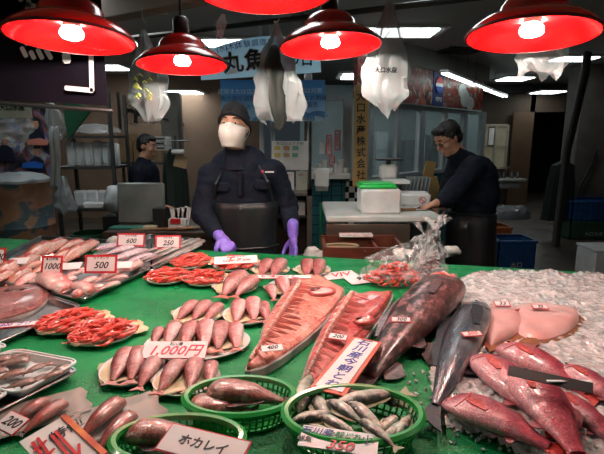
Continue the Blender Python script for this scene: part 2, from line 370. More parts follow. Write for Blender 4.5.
# ================================================================ hanging bags
filmw = mat('white_film', (.36, .4, .42), .3, alpha=.62, col2=(.26, .3, .32), bmp=.3, bscale=30, coat=.3)
def film_mat(name, col, lo, hi, sc_):
    m, nt, b, vec = base(name); n = tex(nt, vec, 'noise', sc_, 6, sc3=(1, 1, .35), dist=1.5); b.inputs['Base Color'].default_value = (*col, 1)
    nt.links.new(ramp(nt, n, [(.45, (lo,) * 3), (.62, (hi,) * 3)]), b.inputs['Alpha']); b.inputs['Roughness'].default_value = .15; b.inputs['Coat Weight'].default_value = .5; bump(nt, b, n, .8, .01); return m
filmb = film_mat('shiny_film', (.75, .77, .79), .04, .4, 30)
filmc = mat('clear_film', (.45, .48, .5), .12, alpha=.3, bmp=.5, bscale=40, coat=.5, col2=(.7, .72, .74))
def hang_bag(name, label, top, bot, prof, y, m, seed, flat=.35, hook=True, group='plastic bags hanging on hooks', hooktop=None):
    a = D(*top, y); b = D(*bot, y); t = thing(name, label, 'bag', (a.x, a.y, a.z), 0, group); ax = Vector((b.x - a.x, 0, b.z - a.z)); rs = []
    nr = 26; n = 28
    for k in range(nr + 1):
        f = k / nr; w = 0
        for (f0, w0), (f1, w1) in zip(prof, prof[1:]):
            if f0 <= f <= f1: w = w0 + (w1 - w0) * (f - f0) / (f1 - f0)
        w = w / F * y; ring = []
        for j in range(n):
            th = 2 * PI * j / n; fold = 1 + .22 * math.sin(th * 5 + seed) * (1 - f * .3) + .16 * math.sin(th * 9 + 2 * seed + 3 * f) + .35 * noise.noise(Vector((math.cos(th) * 1.7 + seed, math.sin(th) * 1.7, f * 5)))
            ring.append(ax * f + Vector((math.cos(th) * w / 2 * fold, math.sin(th) * w / 2 * flat * fold, .07 * noise.noise(Vector((math.cos(th) * 2, math.sin(th) * 2 + seed, 3))) * max(0, f - .6) / .4)))
        rs.append(ring)
    MB().rings(rs).build('film', m, t, angle=80)
    if hook:
        zt = 2.17 - a.z if hooktop is None else hooktop
        MB().tube([(0, 0, zt), (0, 0, .05), (.012, 0, .035), (.016, 0, .015), (.006, 0, .0), (-.008, 0, .003)], .0022, 6).build('hook', steel, t)
    return t, ax
t, ax = hang_bag('carrier_bag', 'hanging plastic bag with a yellow-green print beside the banner', (143, 30), (151, 120), [(0, 4), (.15, 12), (.4, 28), (.6, 36), (.8, 34), (1, 14)], 2.42, filmw, 1, hooktop=.1)
m_ = MB(); R.seed(4)
for k in range(16):
    c = ax * (.5 + .3 * R.random()) + Vector((R.uniform(-.055, .03), -.075, 0)); m_.tube([c, c + Vector((.012, -.004, .008)), c + Vector((.022, 0, -.004))], .004, 5)
m_.build('print', mat('yellow_print', (.5, .55, .12), .5), t)
t, ax = hang_bag('carrier_bag', 'hanging plastic bag holding a dark oval tray, behind the masked worker', (276, 22), (280, 119), [(0, 3), (.12, 9), (.35, 28), (.6, 40), (.85, 40), (1, 32)], 2.2, filmw, 2.5)
m_ = MB(); m_.ball(ax * .68 + Vector((-.012, -.03, 0)), (.042, .026, .19), 20, 16, M=Matrix.Rotation(-.12, 3, 'Y'))
for v in m_.v: v += Vector((.03 * noise.noise(v * 14), .01 * noise.noise(v * 25), 0))
m_.build('dark_tray', mat('dark_tray', (.006, .013, .01), .6), t)
t, ax = hang_bag('carrier_bag', 'hanging printed white bag before the bright ceiling light', (390, 2), (386, 108), [(0, 5), (.15, 14), (.4, 28), (.7, 40), (.88, 38), (1, 16)], 2.0, filmw, 5.5, hooktop=.16)
text('大口水産', .022, ink, t, Matrix(((1, 0, 0, ax.x * .66 - .02), (0, 0, -1, -.078), (0, 1, 0, ax.z * .66), (0, 0, 0, 1))), bold=.001)
t, ax = hang_bag('clear_bag', 'crumpled clear plastic bag hanging behind the right red lamp', (545, 30), (541, 73), [(0, 10), (.3, 30), (.7, 44), (1, 34)], 1.75, filmc, 7, hook=False)
t, ax = hang_bag('clear_bag', 'small twisted clear bag left on the black rail by the arched sign', (223, 14), (220, 34), [(0, 3), (.5, 9), (1, 5)], 2.25, filmc, 9, hook=False)
# ================================================================ signs over the centre
def wave_poster():
    m, nt, b, vec = base('wave_print')
    sep = nt.nodes.new('ShaderNodeSeparateXYZ'); nt.links.new(vec, sep.inputs[0])
    mr = nt.nodes.new('ShaderNodeMapRange'); nt.links.new(sep.outputs[2], mr.inputs[0]); mr.inputs[1].default_value = 1.55; mr.inputs[2].default_value = 1.98
    c = ramp(nt, mr.outputs[0], [(.0, (.55, .72, .82)), (.3, (.4, .6, .78)), (.7, (.08, .3, .6)), (1, (.03, .15, .4))])
    nt.links.new(c, b.inputs['Base Color']); return m
ps = thing('wave_poster', 'blue poster with white writing and waves behind the masked worker', 'poster')
MB().panel(221, 80, 325, 121, 4.25, .015).build('board', wave_poster(), ps)
m_ = MB()
for px, py, r in ((285, 118, .11), (303, 119, .1), (318, 117, .09), (240, 119, .09), (228, 118, .08), (262, 121, .08)):
    c = D(px, py, 4.235)
    for q in range(3):
        rr = r * (1 - .25 * q); m_.tube([c + Vector((math.cos(a) * rr, -.002 * q, math.sin(a) * rr * .55)) for a in [PI * j / 10 for j in range(11)]], .006, 5)
m_.build('wave_crests', mat('wave_blue', (.1, .3, .6), .5), ps)
def vtext(s, size, m, parent, px, py, y, rot=0, **k):
    c = D(px, py, y); return text(s, size, m, parent, Matrix.Translation(c) @ Matrix.Rotation(math.radians(90), 4, 'X') @ Matrix.Rotation(math.radians(rot), 4, 'Z'), **k)
for s, px, py in (('店頭または店内で、ショップの', 258, 92), ('魚介類を調理いたします', 252, 99), ('実演しております', 246, 107), ('お寿司は対面', 305, 91), ('毎日新鮮なお刺身', 304, 98), ('水産物を販売', 301, 105)):
    vtext(s, .05, mat('pale_print', (.6, .72, .8), .5) if py < 95 else mat('navy_print', (.02, .05, .2), .5), ps, px, py, 4.24)
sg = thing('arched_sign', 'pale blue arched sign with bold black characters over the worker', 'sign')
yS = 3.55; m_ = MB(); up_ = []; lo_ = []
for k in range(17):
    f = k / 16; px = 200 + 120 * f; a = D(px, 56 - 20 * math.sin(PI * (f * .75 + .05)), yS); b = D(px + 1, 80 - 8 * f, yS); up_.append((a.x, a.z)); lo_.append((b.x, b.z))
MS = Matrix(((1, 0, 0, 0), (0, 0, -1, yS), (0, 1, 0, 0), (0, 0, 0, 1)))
m_.prism(up_ + lo_[::-1], -.02, MS); m_.build('board', mat('pale_blue_glow', (.45, .75, .9), .5, col2=(.55, .8, .92), scale=3, emit=.12, emitcol=(.4, .75, 1)), sg)  # faint glow put into the board colour to brighten the sign
for s, px, py, sz, mt, bd in (('丸', 233, 64, .15, ink, .003), ('魚', 255, 61, .15, ink, .003)):
    vtext(s, sz, white, sg, px, py, yS - .006, rot=6, bold=.008, name='outline'); vtext(s, sz, mt, sg, px, py, yS - .012, rot=6, bold=bd)
for s, px, py, r in (('(水)', 222, 49, 10), ('(木)', 231, 47, 9), ('体', 239, 45.5, 8), ('験', 247, 44.3, 7), ('調', 255, 43.3, 6), ('理', 263, 42.7, 4), ('実', 271, 42.3, 3), ('演', 279, 42, 1)):
    vtext(s, .05, blueink, sg, px, py, yS - .01, rot=r, bold=0)
vtext('の日', .1, ink, sg, 300, 60, yS - .01, bold=.002)
# posts behind the worker
t = thing('steel_post', 'grey steel post behind the clear bag and notice board', 'post')
a = D(308, 120, 4.3); MB().tube([(a.x, 4.35, .0), (a.x, 4.35, CH)], .035, 14).build('pipe', steel, t); MB().lathe([(.001, 0), (.08, 0), (.08, .02), (.04, .03), (.04, .06), (.001, .06)], 16, Matrix.Translation((a.x, 4.35, 0))).build('base_plate', dsteel, t)
t = thing('display_stand', 'tall grey steel frame standing beside the notice board', 'frame')
for px in (262, 273):
    a = D(px, 150, 4.45); MB().box((a.x, 4.45, CH / 2), (.04, .04, CH), bev=.004).build('upright', greyframe, t)
for py in (83, 128, 178):
    a = D(262, py, 4.45); b = D(273, py, 4.45); MB().box(((a.x + b.x) / 2, 4.45, a.z), (b.x - a.x, .03, .03)).build('crossbar', greyframe, t)
t = thing('pole_stand', 'green pole carrying a white paper holder before the teal tiles', 'stand'); a = D(321, 255, 4.0); b = D(321, 203, 4.0)
MB().tube([(b.x, 4.0, 0), (b.x, 4.0, b.z)], .016, 10).build('pole', mat('green_pole', (.02, .2, .09), .4), t); MB().lathe([(.001, 0), (.12, 0), (.12, .02), (.001, .03)], 20, Matrix.Translation((b.x, 4.0, 0))).build('base', black, t)
MB().panel(315, 169, 329, 187, 3.95, .1).build('paper_holder', white, t, bevel=.01); MB().panel(316, 187, 328, 191, 3.97, .07).build('bracket', steel, t)
# notice board with papers
nb = thing('notice_board', 'white notice sheet with small yellow pictures behind the worker', 'poster')
MB().panel(272, 141, 308, 170, 4.2, .01).build('sheet', paper, nb)
R.seed(3)
for k in range(7):
    px = 277 + 9 * (k % 3) + R.random(); py = 148 + 7 * (k // 3); MB().panel(px - 3, py - 2, px + 3, py + 2, 4.19, .004).build('picture', mat('pic%d' % (k % 3), [(.6, .5, .1), (.5, .3, .15), (.2, .4, .3)][k % 3], .6), nb)
vtext('本日のおすすめ', .035, ink, nb, 290, 143.5, 4.19)
nb = thing('paper_notice', 'plain paper notice hanging under the notice sheet, left one', 'paper'); MB().panel(283, 172, 294, 190, 4.2, .008).build('sheet', paper, nb); vtext('お知らせ', .02, ink, nb, 288, 175, 4.19)
nb = thing('paper_notice', 'plain paper notice hanging under the notice sheet, right one', 'paper'); MB().panel(296, 171, 307, 191, 4.21, .008).build('sheet', mat('cream_paper', (.6, .55, .45), .7), nb); vtext('お願い', .02, ink, nb, 301, 175, 4.2)
# open shelf below the notices
sh = thing('side_cabinet', 'dull metal cabinet with dark opening beside the worker', 'cabinet')
m_ = MB(); m_.panel(271, 193, 312, 196, 4.0, .45); m_.panel(271, 193, 274, 262, 4.0, .45); m_.panel(307, 193, 312, 262, 4.0, .45); m_.panel(274, 262, 307, 300, 4.0, .45); m_.build('body', mat('taupe_metal', (.2, .16, .13), .5, .2), sh, smooth=False)
MB().panel(274, 196, 307, 262, 4.3, .02).build('back_panel', darkwood, sh, smooth=False)
MB().panel(274, 216, 307, 218, 4.05, .3).build('shelf', dsteel, sh)
o = MB(); o.panel(296, 202, 305, 216, 4.1, .15); single(o, 'white_box', white, 'small white box on the shelf of the metal cabinet', 'box')
# ================================================================ window corner: teal tiles, frame, wooden name board
struct(MB().panel(308, 178, 345, 262, 4.75, .1), 'wall_centre', tile_mat('teal_tiles', (.04, .16, .2), (.05, .2, .24), (.02, .06, .07), .1), smooth=False)
struct(MB().panel(345, 178, 358, 262, 4.7, .1), 'wall_corner', checker_mat(), smooth=False)
wn = thing('window_1', 'bright glazed office window with grey frame', 'window'); wn['kind'] = 'structure'
m_ = MB(); m_.panel(308, 95, 312, 178, 4.75, .06); m_.panel(343, 98, 352, 178, 4.68, .08); m_.panel(308, 95, 352, 100, 4.74, .06); m_.panel(308, 176, 352, 179, 4.7, .08); m_.build('window_frame', greyframe, wn)
MB().panel(312, 100, 343, 177, 4.77, .006).build('window_glass', glassm, wn)
# red and white sale slips on that window
for k, (px, py, s, lb) in enumerate(((329, 145, '毎度特売', 'lower red and white paper slip taped on the office window'), (337.5, 140, '大特売日', 'upper red and white paper slip taped on the office window'), (332, 161, '特売', 'smallest red and white slip on the office window'))):
    t = thing('paper_slip', lb, 'sign', group='slips on the office window'); MB().panel(px - 2.8, py - (10 if k < 2 else 5), px + 2.8, py + (10 if k < 2 else 5), 4.72, .004).build('card', redframe, t)
    MB().panel(px - 1.9, py - (9 if k < 2 else 4), px + 1.9, py + (9 if k < 2 else 4), 4.715, .003).build('inner_card', paper, t)
    vtext('\n'.join(s), .035, redink, t, px, py, 4.712, space=.95)
for px, py, w_, lb in ((322, 148, 5, 'cream mug shaped sticker on the office window'),): 
    t = MB().panel(px - w_ / 2, 142, px + w_ / 2, 154, 4.72, .003); single(t, 'paper_notice', paper, 'small white sheet taped to the office window left of the slips', 'paper')
sl = thing('window_ledge', 'window ledge holding white cups and papers', 'ledge'); MB().panel(308, 174, 350, 179, 4.5, .2).build('board', white, sl)
R.seed(8)
for k, px in enumerate((314, 319, 324, 330, 336, 341, 346)):
    c = D(px, 172, 4.6); h = .05 + .04 * (k % 3)
    zt = D(330, 174, 4.5).z; single(MB().lathe([(.001, 0), (.025, 0), (.03, h), (.027, h), (.022, .004), (.001, .004)], 14, Matrix.Translation((c.x, c.y, zt + .001))), 'white_cup', white, 'white cup standing on the window ledge, ' + ['leftmost', 'second from left', 'third from left', 'middle one', 'third from right', 'second from right', 'rightmost'][k], 'cup', 'cups on the window ledge')
# wooden name board
nbd = thing('wooden_signboard', 'tall wooden signboard with eight black characters down its face', 'sign')
MB().panel(354, 85, 368, 187, 4.3, .04).build('board', mat('sign_wood', (.5, .3, .1), .45, col2=(.4, .23, .07), scale=4, bmp=.1), nbd, bevel=.004)
for k, s in enumerate('大口水産株式会社'): vtext(s, .088, ink, nbd, 361, 97 + k * 11.2, 4.29, bold=.0012, name='character')
# office facade going away to the right
yA, yB = 5.2, 7.6
fa = thing('window_2', 'row of sliding office windows', 'window'); fa['kind'] = 'structure'
def yat(px):  # straight wall in plan between the two ends
    a = D(370, 150, yA); b = D(484, 150, yB); k = ray(px, 150); k = k.x / k.y
    return (a.y - (b.y - a.y) / (b.x - a.x) * a.x) / (1 - (b.y - a.y) / (b.x - a.x) * k)
zs, zt_ = D(370, 177, yA).z, D(370, 106, yA).z
def fpanel(m_, p0, p1, z0, z1, off=0, th=.06):
    A = D(p0, 150, yat(p0)); B = D(p1, 150, yat(p1)); A.z = B.z = 0; d = (B - A).normalized(); n = Vector((-d.y, d.x, 0)); A -= n * off; B -= n * off
    vs = [A, B, B + n * th, A + n * th]
    m_.add([Vector((p.x, p.y, z0)) for p in vs] + [Vector((p.x, p.y, z1)) for p in vs], [(3, 2, 1, 0), (4, 5, 6, 7), (0, 1, 5, 4), (1, 2, 6, 5), (2, 3, 7, 6), (3, 0, 4, 7)])
m_ = MB()
for a, b in ((369, 373), (397, 400.5), (419, 424), (443, 446), (462, 466), (480, 484)): fpanel(m_, a, b, zs, zt_)
fpanel(m_, 369, 484, zs - .05, zs, .02, .1); fpanel(m_, 369, 484, zt_, zt_ + .05, 0)
m_.build('window_frame', greyframe, fa)
m_ = MB(); fpanel(m_, 372, 482, zs, zt_, -.03, .006); m_.build('window_glass', glassm, fa)
m_ = MB(); fpanel(m_, 369, 484, 0, zs - .05, 0, .1); struct(m_, 'wall_office', tile_mat('teal_tiles_2', (.035, .13, .17), (.045, .16, .2), (.02, .06, .07), .1), smooth=False)
m_ = MB(); fpanel(m_, 300, 484, zt_ + .5, CH, 0, .1); struct(m_, 'wall_upper', greywall, smooth=False)
# room behind the glass
rm = MB(); rm.panel(300, 85, 420, 215, 7.4, .05); rm.panel(420, 90, 478, 215, 9.3, .05); struct(rm, 'wall_office_back', mat('office_wall', (.32, .42, .43), .7, col2=(.25, .34, .36), scale=1.5), smooth=False)
of = lit
o = copy_tree(lit); p = Vector((.75, 6.1, CH - .3)); o.location = p; o.scale = (1, 1, 1); o['label'] = 'ceiling light inside the glazed office, reflected dim in the glass'
o = copy_tree(lit); o.location = (2.0, 8.1, CH - .2); o['label'] = 'ceiling light deep inside the far end of the glazed office'
R.seed(12)
for k, (px, py, w_, h_, y_, c, nm, lb) in enumerate(((380, 155, 12, 45, 7.0, (.28, .36, .38), 'locker', 'pale grey locker inside the office, nearest the wooden sign'), (408, 155, 9, 30, 7.0, (.1, .13, .13), 'shelf_unit', 'dark shelf unit inside the office behind the middle pane'), (432, 152, 9, 34, 8.3, (.12, .16, .17), 'shelf_unit', 'dark shelf unit inside the office behind the man with glasses'))):
    t = thing(nm, lb, 'cabinet'); c0 = D(px, py, y_); zt = c0.z + h_ * y_ / F / 2; wd = w_ * y_ / F
    MB().box((c0.x, c0.y, zt / 2), (wd, .35, zt), bev=.01).build('body', mat(nm + str(k), c, .5), t)
    for q in range(3): MB().box((c0.x, c0.y - .18, zt - .12 - q * .3), (wd * .85, .012, .24), bev=.003).build('door', mat(nm + 'd' + str(k), tuple(x * 1.3 for x in c), .5), t)
# picture board above the windows
def seafood_mat():
    m, nt, b, vec = base('seafood_print')
    v = tex(nt, vec, 'voronoi', 14, out='Color'); sp = nt.nodes.new('ShaderNodeSeparateColor'); nt.links.new(v, sp.inputs[0])
    c1 = ramp(nt, sp.outputs[0], [(0, (.2, .015, .008)), (.25, (.32, .08, .03)), (.45, (.012, .01, .01)), (.75, (.3, .26, .22))], 'CONSTANT')
    big = tex(nt, vec, 'noise', 1.8); c2 = ramp(nt, tex(nt, vec, 'noise', 9, 6, dist=1.5), [(.35, (.015, .01, .01)), (.46, (.2, .015, .01)), (.54, (.3, .05, .02)), (.58, (.02, .012, .01)), (.66, (.35, .32, .28))])
    c = mixc(nt, ramp(nt, big, [(.45, (0,) * 3), (.55, (1,) * 3)]), c1, c2); nt.links.new(c, b.inputs['Base Color']); b.inputs['Roughness'].default_value = .4; return m
pb = thing('picture_board', 'long photo board of crab and shellfish above the office windows', 'sign')
m_ = MB(); fpanel(m_, 352, 476, zt_ + .06, zt_ + .48, .05, .05); m_.build('board', seafood_mat(), pb)
m_ = MB(); fpanel(m_, 426, 436, zt_ + .06, zt_ + .48, .06, .02); m_.build('blue_panel', mat('logo_blue', (.01, .03, .16), .4), pb)
def fpt(px, z, off): A = D(370, 150, yA); B = D(484, 150, yB); d = (B - A); d.z = 0; d.normalize(); n = Vector((-d.y, d.x, 0)); p = D(px, 150, yat(px)); return Vector((p.x, p.y, z)) - n * off, frame(Vector((p.x, p.y, z)) - n * off, d, -n)
lx, LM = fpt(431, zt_ + .32, .07)
r = .1; arc = lambda a0, a1, rr=r: [(rr * math.cos(math.radians(a)), rr * math.sin(math.radians(a))) for a in [a0 + (a1 - a0) * k / 12 for k in range(13)]]
MB().prism(arc(0, 360)[:-1], .004, LM).build('logo_disc', white, pb)
MB().prism(arc(12, 168), .007, LM).build('logo_red', redink, pb); MB().prism(arc(192, 348), .007, LM).build('logo_blue', mat('royal', (.01, .06, .4), .4), pb)
_, LM = fpt(431, zt_ + .14, .072); text('PEPSI', .075, white, pb, LM, bold=.001)
m_ = MB(); 
for k, (px, dz, rr) in enumerate(((455, .3, .1), (458, .2, .12), (463, .14, .1))):
    _, M_ = fpt(px, zt_ + dz, .055); m_.prism([(rr * math.cos(a / 8 * PI) * 1.3, rr * math.sin(a / 8 * PI)) for a in range(16)], .004 + .002 * k, M_)
m_.build('fish_picture', mat('pale_fish', (.5, .52, .5), .5), pb)
# ================================================================ corridor end
w3 = thing('window_3', 'small lit window at the end of the corridor', 'window'); w3['kind'] = 'structure'
yC = 9.6; m_ = MB()
for a in (484, 495, 507): m_.panel(a - 1, 125, a + 1, 168, yC, .05)
for b in (125, 146, 168): m_.panel(483, b - 1, 508, b + 1, yC, .05)
m_.build('window_frame', mat('cream_frame', (.4, .36, .28), .5), w3)
MB().panel(485, 126, 507, 167, yC + .04, .01).build('window_glass', mat('lit_window', (.25, .23, .18), .4, emit=.05, emitcol=(.9, .8, .5)), w3)
t = thing('framed_paper', 'small framed paper seen in the lit corridor window', 'paper'); MB().panel(489, 128, 494, 145, yC - .03, .02).build('sheet', paper, t); MB().panel(488.4, 127, 494.6, 146, yC - .015, .01).build('frame', darkwood, t)
sk = thing('wall_sink', 'pale wall sink with clutter on its rim at the corridor end', 'sink'); c = D(509, 177, 9.3)
MB().box((c.x, c.y, c.z - .05), (.55, .4, .06), bev=.02).build('rim', mat('sink_grey', (.3, .3, .28), .3), sk); MB().box((c.x, c.y + .03, c.z - .15), (.4, .3, .15), bev=.04).build('basin', mat('sink_grey', (.3, .3, .28), .3), sk)
MB().tube([(c.x, c.y + .15, c.z), (c.x, c.y + .15, c.z + .18), (c.x, c.y, c.z + .2)], .012, 8).build('tap', steel, sk)
for k, px in enumerate((499, 504, 512, 518)):
    c2 = D(px, 173, 9.25); single(MB().lathe([(.001, 0), (.035, 0), (.035, .09), (.012, .12), (.012, .15), (.001, .15)], 12, Matrix.Translation((c2.x, c2.y, c.z - .02))), 'soap_bottle', dsteel, 'dark bottle on the rim of the wall sink, ' + ['leftmost', 'second from left', 'second from right', 'rightmost'][k], 'bottle', 'bottles on the wall sink')
t, _ = None, None
m_ = MB(); c = D(508, 211, 8.6); pillow(m_, smooth_loop([Vector((c.x + .42 * math.cos(a) , c.y + .2 * math.sin(a), 0)) for a in [k * PI / 5 for k in range(10)]]), [Vector((c.x - .2, c.y, 0)), Vector((c.x + .2, c.y, 0))], .22, 0, wob=.08); single(m_, 'plastic_sack', mat('grey_sack', (.14, .15, .16), .4, coat=.3), 'crumpled grey plastic sack on the floor below the wall sink', 'sack')
t = thing('door_1', 'tan wooden door leaf', 'door'); t['kind'] = 'structure'
MB().panel(510, 112, 530, 205, 10.3, .05).build('panel', mat('tan_door', (.11, .065, .035), .5, col2=(.085, .05, .028), scale=3), t)
# column at right
c = D(575, 150, 7.3); m_ = MB(); m_.box((c.x + .5, 7.5, CH / 2), (1.0, .4, CH), bev=.02); struct(m_, 'wall_column', conc)
t = thing('drain_pipe', 'grey drain pipes running up beside the concrete column', 'pipe')
for k, px in enumerate((565, 570)):
    a = D(px, 150, 6.5); MB().tube([(a.x - .12, 6.3 + .06 * k, 0), (a.x - .1, 6.3 + .06 * k, 1.3), (a.x + .03, 6.3 + .06 * k, 2.3), (a.x + .03, 6.3 + .06 * k, CH)], .035, 12).build('pipe', mat('pipe_grey', (.07, .065, .06), .5), t)
m_ = MB(); a = D(586, 180, 6.3); m_.tube([D(597, 150, 7.24), D(590, 168, 7.24), D(582, 182, 7.24), D(577, 196, 7.24), D(580, 199, 7.2)], .018, 8); single(m_, 'rubber_hose', black, 'black rubber hose looping down the concrete column', 'hose')
t = thing('hanging_coat', 'dark coat hanging by the pipes near the dark doorway', 'coat'); c = D(561, 190, 6.9)
m_ = MB(); m_.rings([[Vector((c.x + w_ * math.cos(a) * (1 + .15 * math.sin(5 * a)), c.y + .08 * math.sin(a), c.z + dz)) for a in [k * PI / 8 for k in range(16)]] for w_, dz in ((.04, .42), (.16, .36), (.2, .1), (.22, -.3), (.24, -.45))]); m_.build('fabric', mat('dark_green_cloth', (.012, .018, .016), .8), t)
# crates
crm = {'blue': mat('blue_plastic', (.02, .1, .3), .4, coat=.1), 'green': mat('green_crate', (.05, .12, .08), .45), 'orange': mat('orange_plastic', (.5, .12, .02), .4)}
def crate(label, c, size, m, rz=0, letters=None):
    t = thing('plastic_crate', label, 'crate', c, rz, 'plastic crates'); x, y, z = size
    m_ = MB(); w = .015
    for s in (-1, 1): m_.box((0, s * (y / 2 - w / 2), z / 2), (x, w, z)); m_.box((s * (x / 2 - w / 2), 0, z / 2), (w, y, z))
    m_.box((0, 0, .01), (x, y, .02)); m_.build('walls', m, t)
    m_ = MB()
    for s in (-1, 1):
        m_.box((0, s * y / 2, z - .015), (x + .03, .03, .03), bev=.006); m_.box((s * x / 2, 0, z - .015), (.03, y + .03, .03), bev=.006)
    m_.build('rim', m, t)
    m_ = MB()
    for k in range(9): m_.box((-x / 2 + x * (k + .5) / 9, -y / 2 - .006, z * .45), (.012, .012, z * .85))
    for zz in (.3, .62): m_.box((0, -y / 2 - .005, z * zz), (x, .01, .014))
    m_.build('ribs', m, t)
    if letters: text(letters, .07, white, t, Matrix(((1, 0, 0, 0), (0, 0, -1, -y / 2 - .014), (0, 1, 0, .08), (0, 0, 0, 1))))
    return t
c = D(509, 260, 5.25); crate('blue plastic crate on the floor just behind the man with glasses', (c.x, c.y, 0), (.42, .35, .36), crm['blue'], 0, '大口')
c = D(500, 235, 6.0); crate('orange plastic crate on the floor behind the blue crate', (c.x - .05, 6.1, 0), (.35, .3, .34), crm['orange'])
c = D(570, 225, 6.75); crate('green plastic crate with pale lettering at the concrete column', (c.x + .36, 6.98, 0), (.7, .45, .27), crm['green'], 0, '大口水産')
crate('blue plastic crate stacked on the green crate at the column', (c.x + .36, 6.98, .271), (.7, .45, .3), crm['blue'])
def foam_box(label, c, size, rz=0, lid=True, mark=None):
    t = thing('foam_box', label, 'box', c, rz); x, y, z = size; m_ = MB(); m_.box((0, 0, z / 2), (x, y, z), bev=.012); m_.build('body', foam, t)
    if lid: MB().box((0, 0, z + .015), (x + .02, y + .02, .03), bev=.01).build('lid', foam, t)
    return t
c = D(599, 262, 5.0); foam_box('white foam box on the floor at the right edge by the crates', (c.x + .02, 4.95, 0), (.42, .35, .3))
# ================================================================ display counter
def green_mat():
    m, nt, b, vec = base('green_cover')
    n = tex(nt, vec, 'noise', 5, 6); nt.links.new(ramp(nt, n, [(.3, (.002, .16, .042)), (.7, (.004, .26, .075))]), b.inputs['Base Color'])
    nt.links.new(ramp(nt, tex(nt, vec, 'noise', 9, 5), [(.35, (.25,) * 3), (.65, (.6,) * 3)]), b.inputs['Roughness']); b.inputs['Specular IOR Level'].default_value = .3
    v = tex(nt, vec, 'voronoi', 260); n2 = tex(nt, vec, 'noise', 14, 6)
    ad = nt.nodes.new('ShaderNodeMath'); ad.operation = 'MULTIPLY_ADD'; nt.links.new(n2, ad.inputs[0]); ad.inputs[1].default_value = 2.5; nt.links.new(v, ad.inputs[2])
    bump(nt, b, ad.outputs[0], .35, .006); return m
greenm = green_mat()
ct = thing('display_counter', 'long fish counter covered in wet bright green sheeting', 'counter')
bl, br = P(0, 238), P(604, 273); ed = (br - bl).normalized(); L0 = bl - ed * 1.6; R0 = br + ed * .9
top = [Vector((L0.x, L0.y, 0)), Vector((-2.6, .45, 0)), Vector((R0.x, .45, 0)), Vector((R0.x, R0.y, 0))]
m_ = MB(); NX, NY = 90, 50; rows = []
for j in range(NY + 1):
    row = []
    for i in range(NX + 1):
        a = top[0].lerp(top[3], i / NX); c = top[1].lerp(top[2], i / NX); p = c.lerp(a, j / NY)
        row.append(Vector((p.x, p.y, T - .001 - .004 * abs(noise.noise(Vector((p.x * 4, p.y * 4, 0)))))))
    rows.append(row)
rows2 = rows + [[Vector((p.x, p.y, T - .06)) for p in r] for r in reversed(rows)]
m_.rings(rows2, cap=False, close=False)
m_.add([p for r in (rows[0], rows2[-1]) for p in r], [(i, i + 1, NX + 2 + i, NX + 1 + i) for i in range(NX)])
for e in (0, NX): m_.add([r[e] for r in rows2], [tuple(range(len(rows2)))])
m_.build('cover', greenm, ct)
m_ = MB(); m_.prism([(p.x + (.05 if p.x < 0 else -.05), p.y + (.05 if p.y < .5 else -.06)) for p in top], .08, None, T - .14); m_.build('frame', dsteel, ct)
m_ = MB(); m_.prism([(p.x + (.1 if p.x < 0 else -.1), p.y + (.1 if p.y < .5 else -.12)) for p in top], T - .15, None, .005); m_.build('base', mat('counter_base', (.04, .1, .07), .6), ct)
def loopw(pts, z=T): return [Vector((*P(a, b, z).xy, 0)) for a, b in pts]
# ---------------------------------------------------------------- fish
def fish_mat(name, back, side, belly, scale=60, rough=.28, spots=None, ysc=.16, scales=.35, coat=.5, mot=.42):
    """colour runs over the animal's own height (local Y): dark back, flank, belly"""
    m, nt, b, vec = base(name)
    sep = nt.nodes.new('ShaderNodeSeparateXYZ'); nt.links.new(vec, sep.inputs[0])
    n = tex(nt, vec, 'noise', 9, 5)
    ad = nt.nodes.new('ShaderNodeMath'); ad.operation = 'MULTIPLY_ADD'; nt.links.new(n, ad.inputs[0]); ad.inputs[1].default_value = ysc * 1.3; nt.links.new(sep.outputs[1], ad.inputs[2])
    mr = nt.nodes.new('ShaderNodeMapRange'); nt.links.new(ad.outputs[0], mr.inputs[0]); mr.inputs[1].default_value = -ysc * .35; mr.inputs[2].default_value = ysc * 1.65
    c = ramp(nt, mr.outputs[0], [(.05, belly), (.45, side), (.85, back)])
    c = mixc(nt, mot, c, ramp(nt, tex(nt, vec, 'noise', 26, 6), [(.3, (.3, .26, .26)), (.7, (1.45, 1.45, 1.45))]), 'MULTIPLY')
    if spots: c = mixc(nt, ramp(nt, tex(nt, vec, 'noise', spots[1], 5), [(.5, (0,) * 3), (.6, (1,) * 3)]), c, spots[0])
    v = tex(nt, vec, 'voronoi', scale, sc3=(1, 1.3, 1)); 
    c = mixc(nt, scales, c, ramp(nt, v, [(.1, (1.2, 1.2, 1.2)), (.6, (.5, .45, .45))]), 'MULTIPLY')
    nt.links.new(c, b.inputs['Base Color']); b.inputs['Roughness'].default_value = rough; b.inputs['Coat Weight'].default_value = coat; b.inputs['Coat Roughness'].default_value = .15
    bump(nt, b, v, .3, .0025); return m
eye_w = mat('fish_eye', (.75, .7, .6), .1, coat=1); eye_b = mat('fish_pupil', (.005, .005, .006), .05, coat=1)
def interp(prof, x):
    for a, b in zip(prof, prof[1:]):
        if a[0] <= x <= b[0]:
            t = (x - a[0]) / (b[0] - a[0]); t = t * t * (3 - 2 * t) if len(prof) < 5 else t
            return [a[i] + (b[i] - a[i]) * t for i in range(1, len(a))]
    return list(prof[-1][1:])
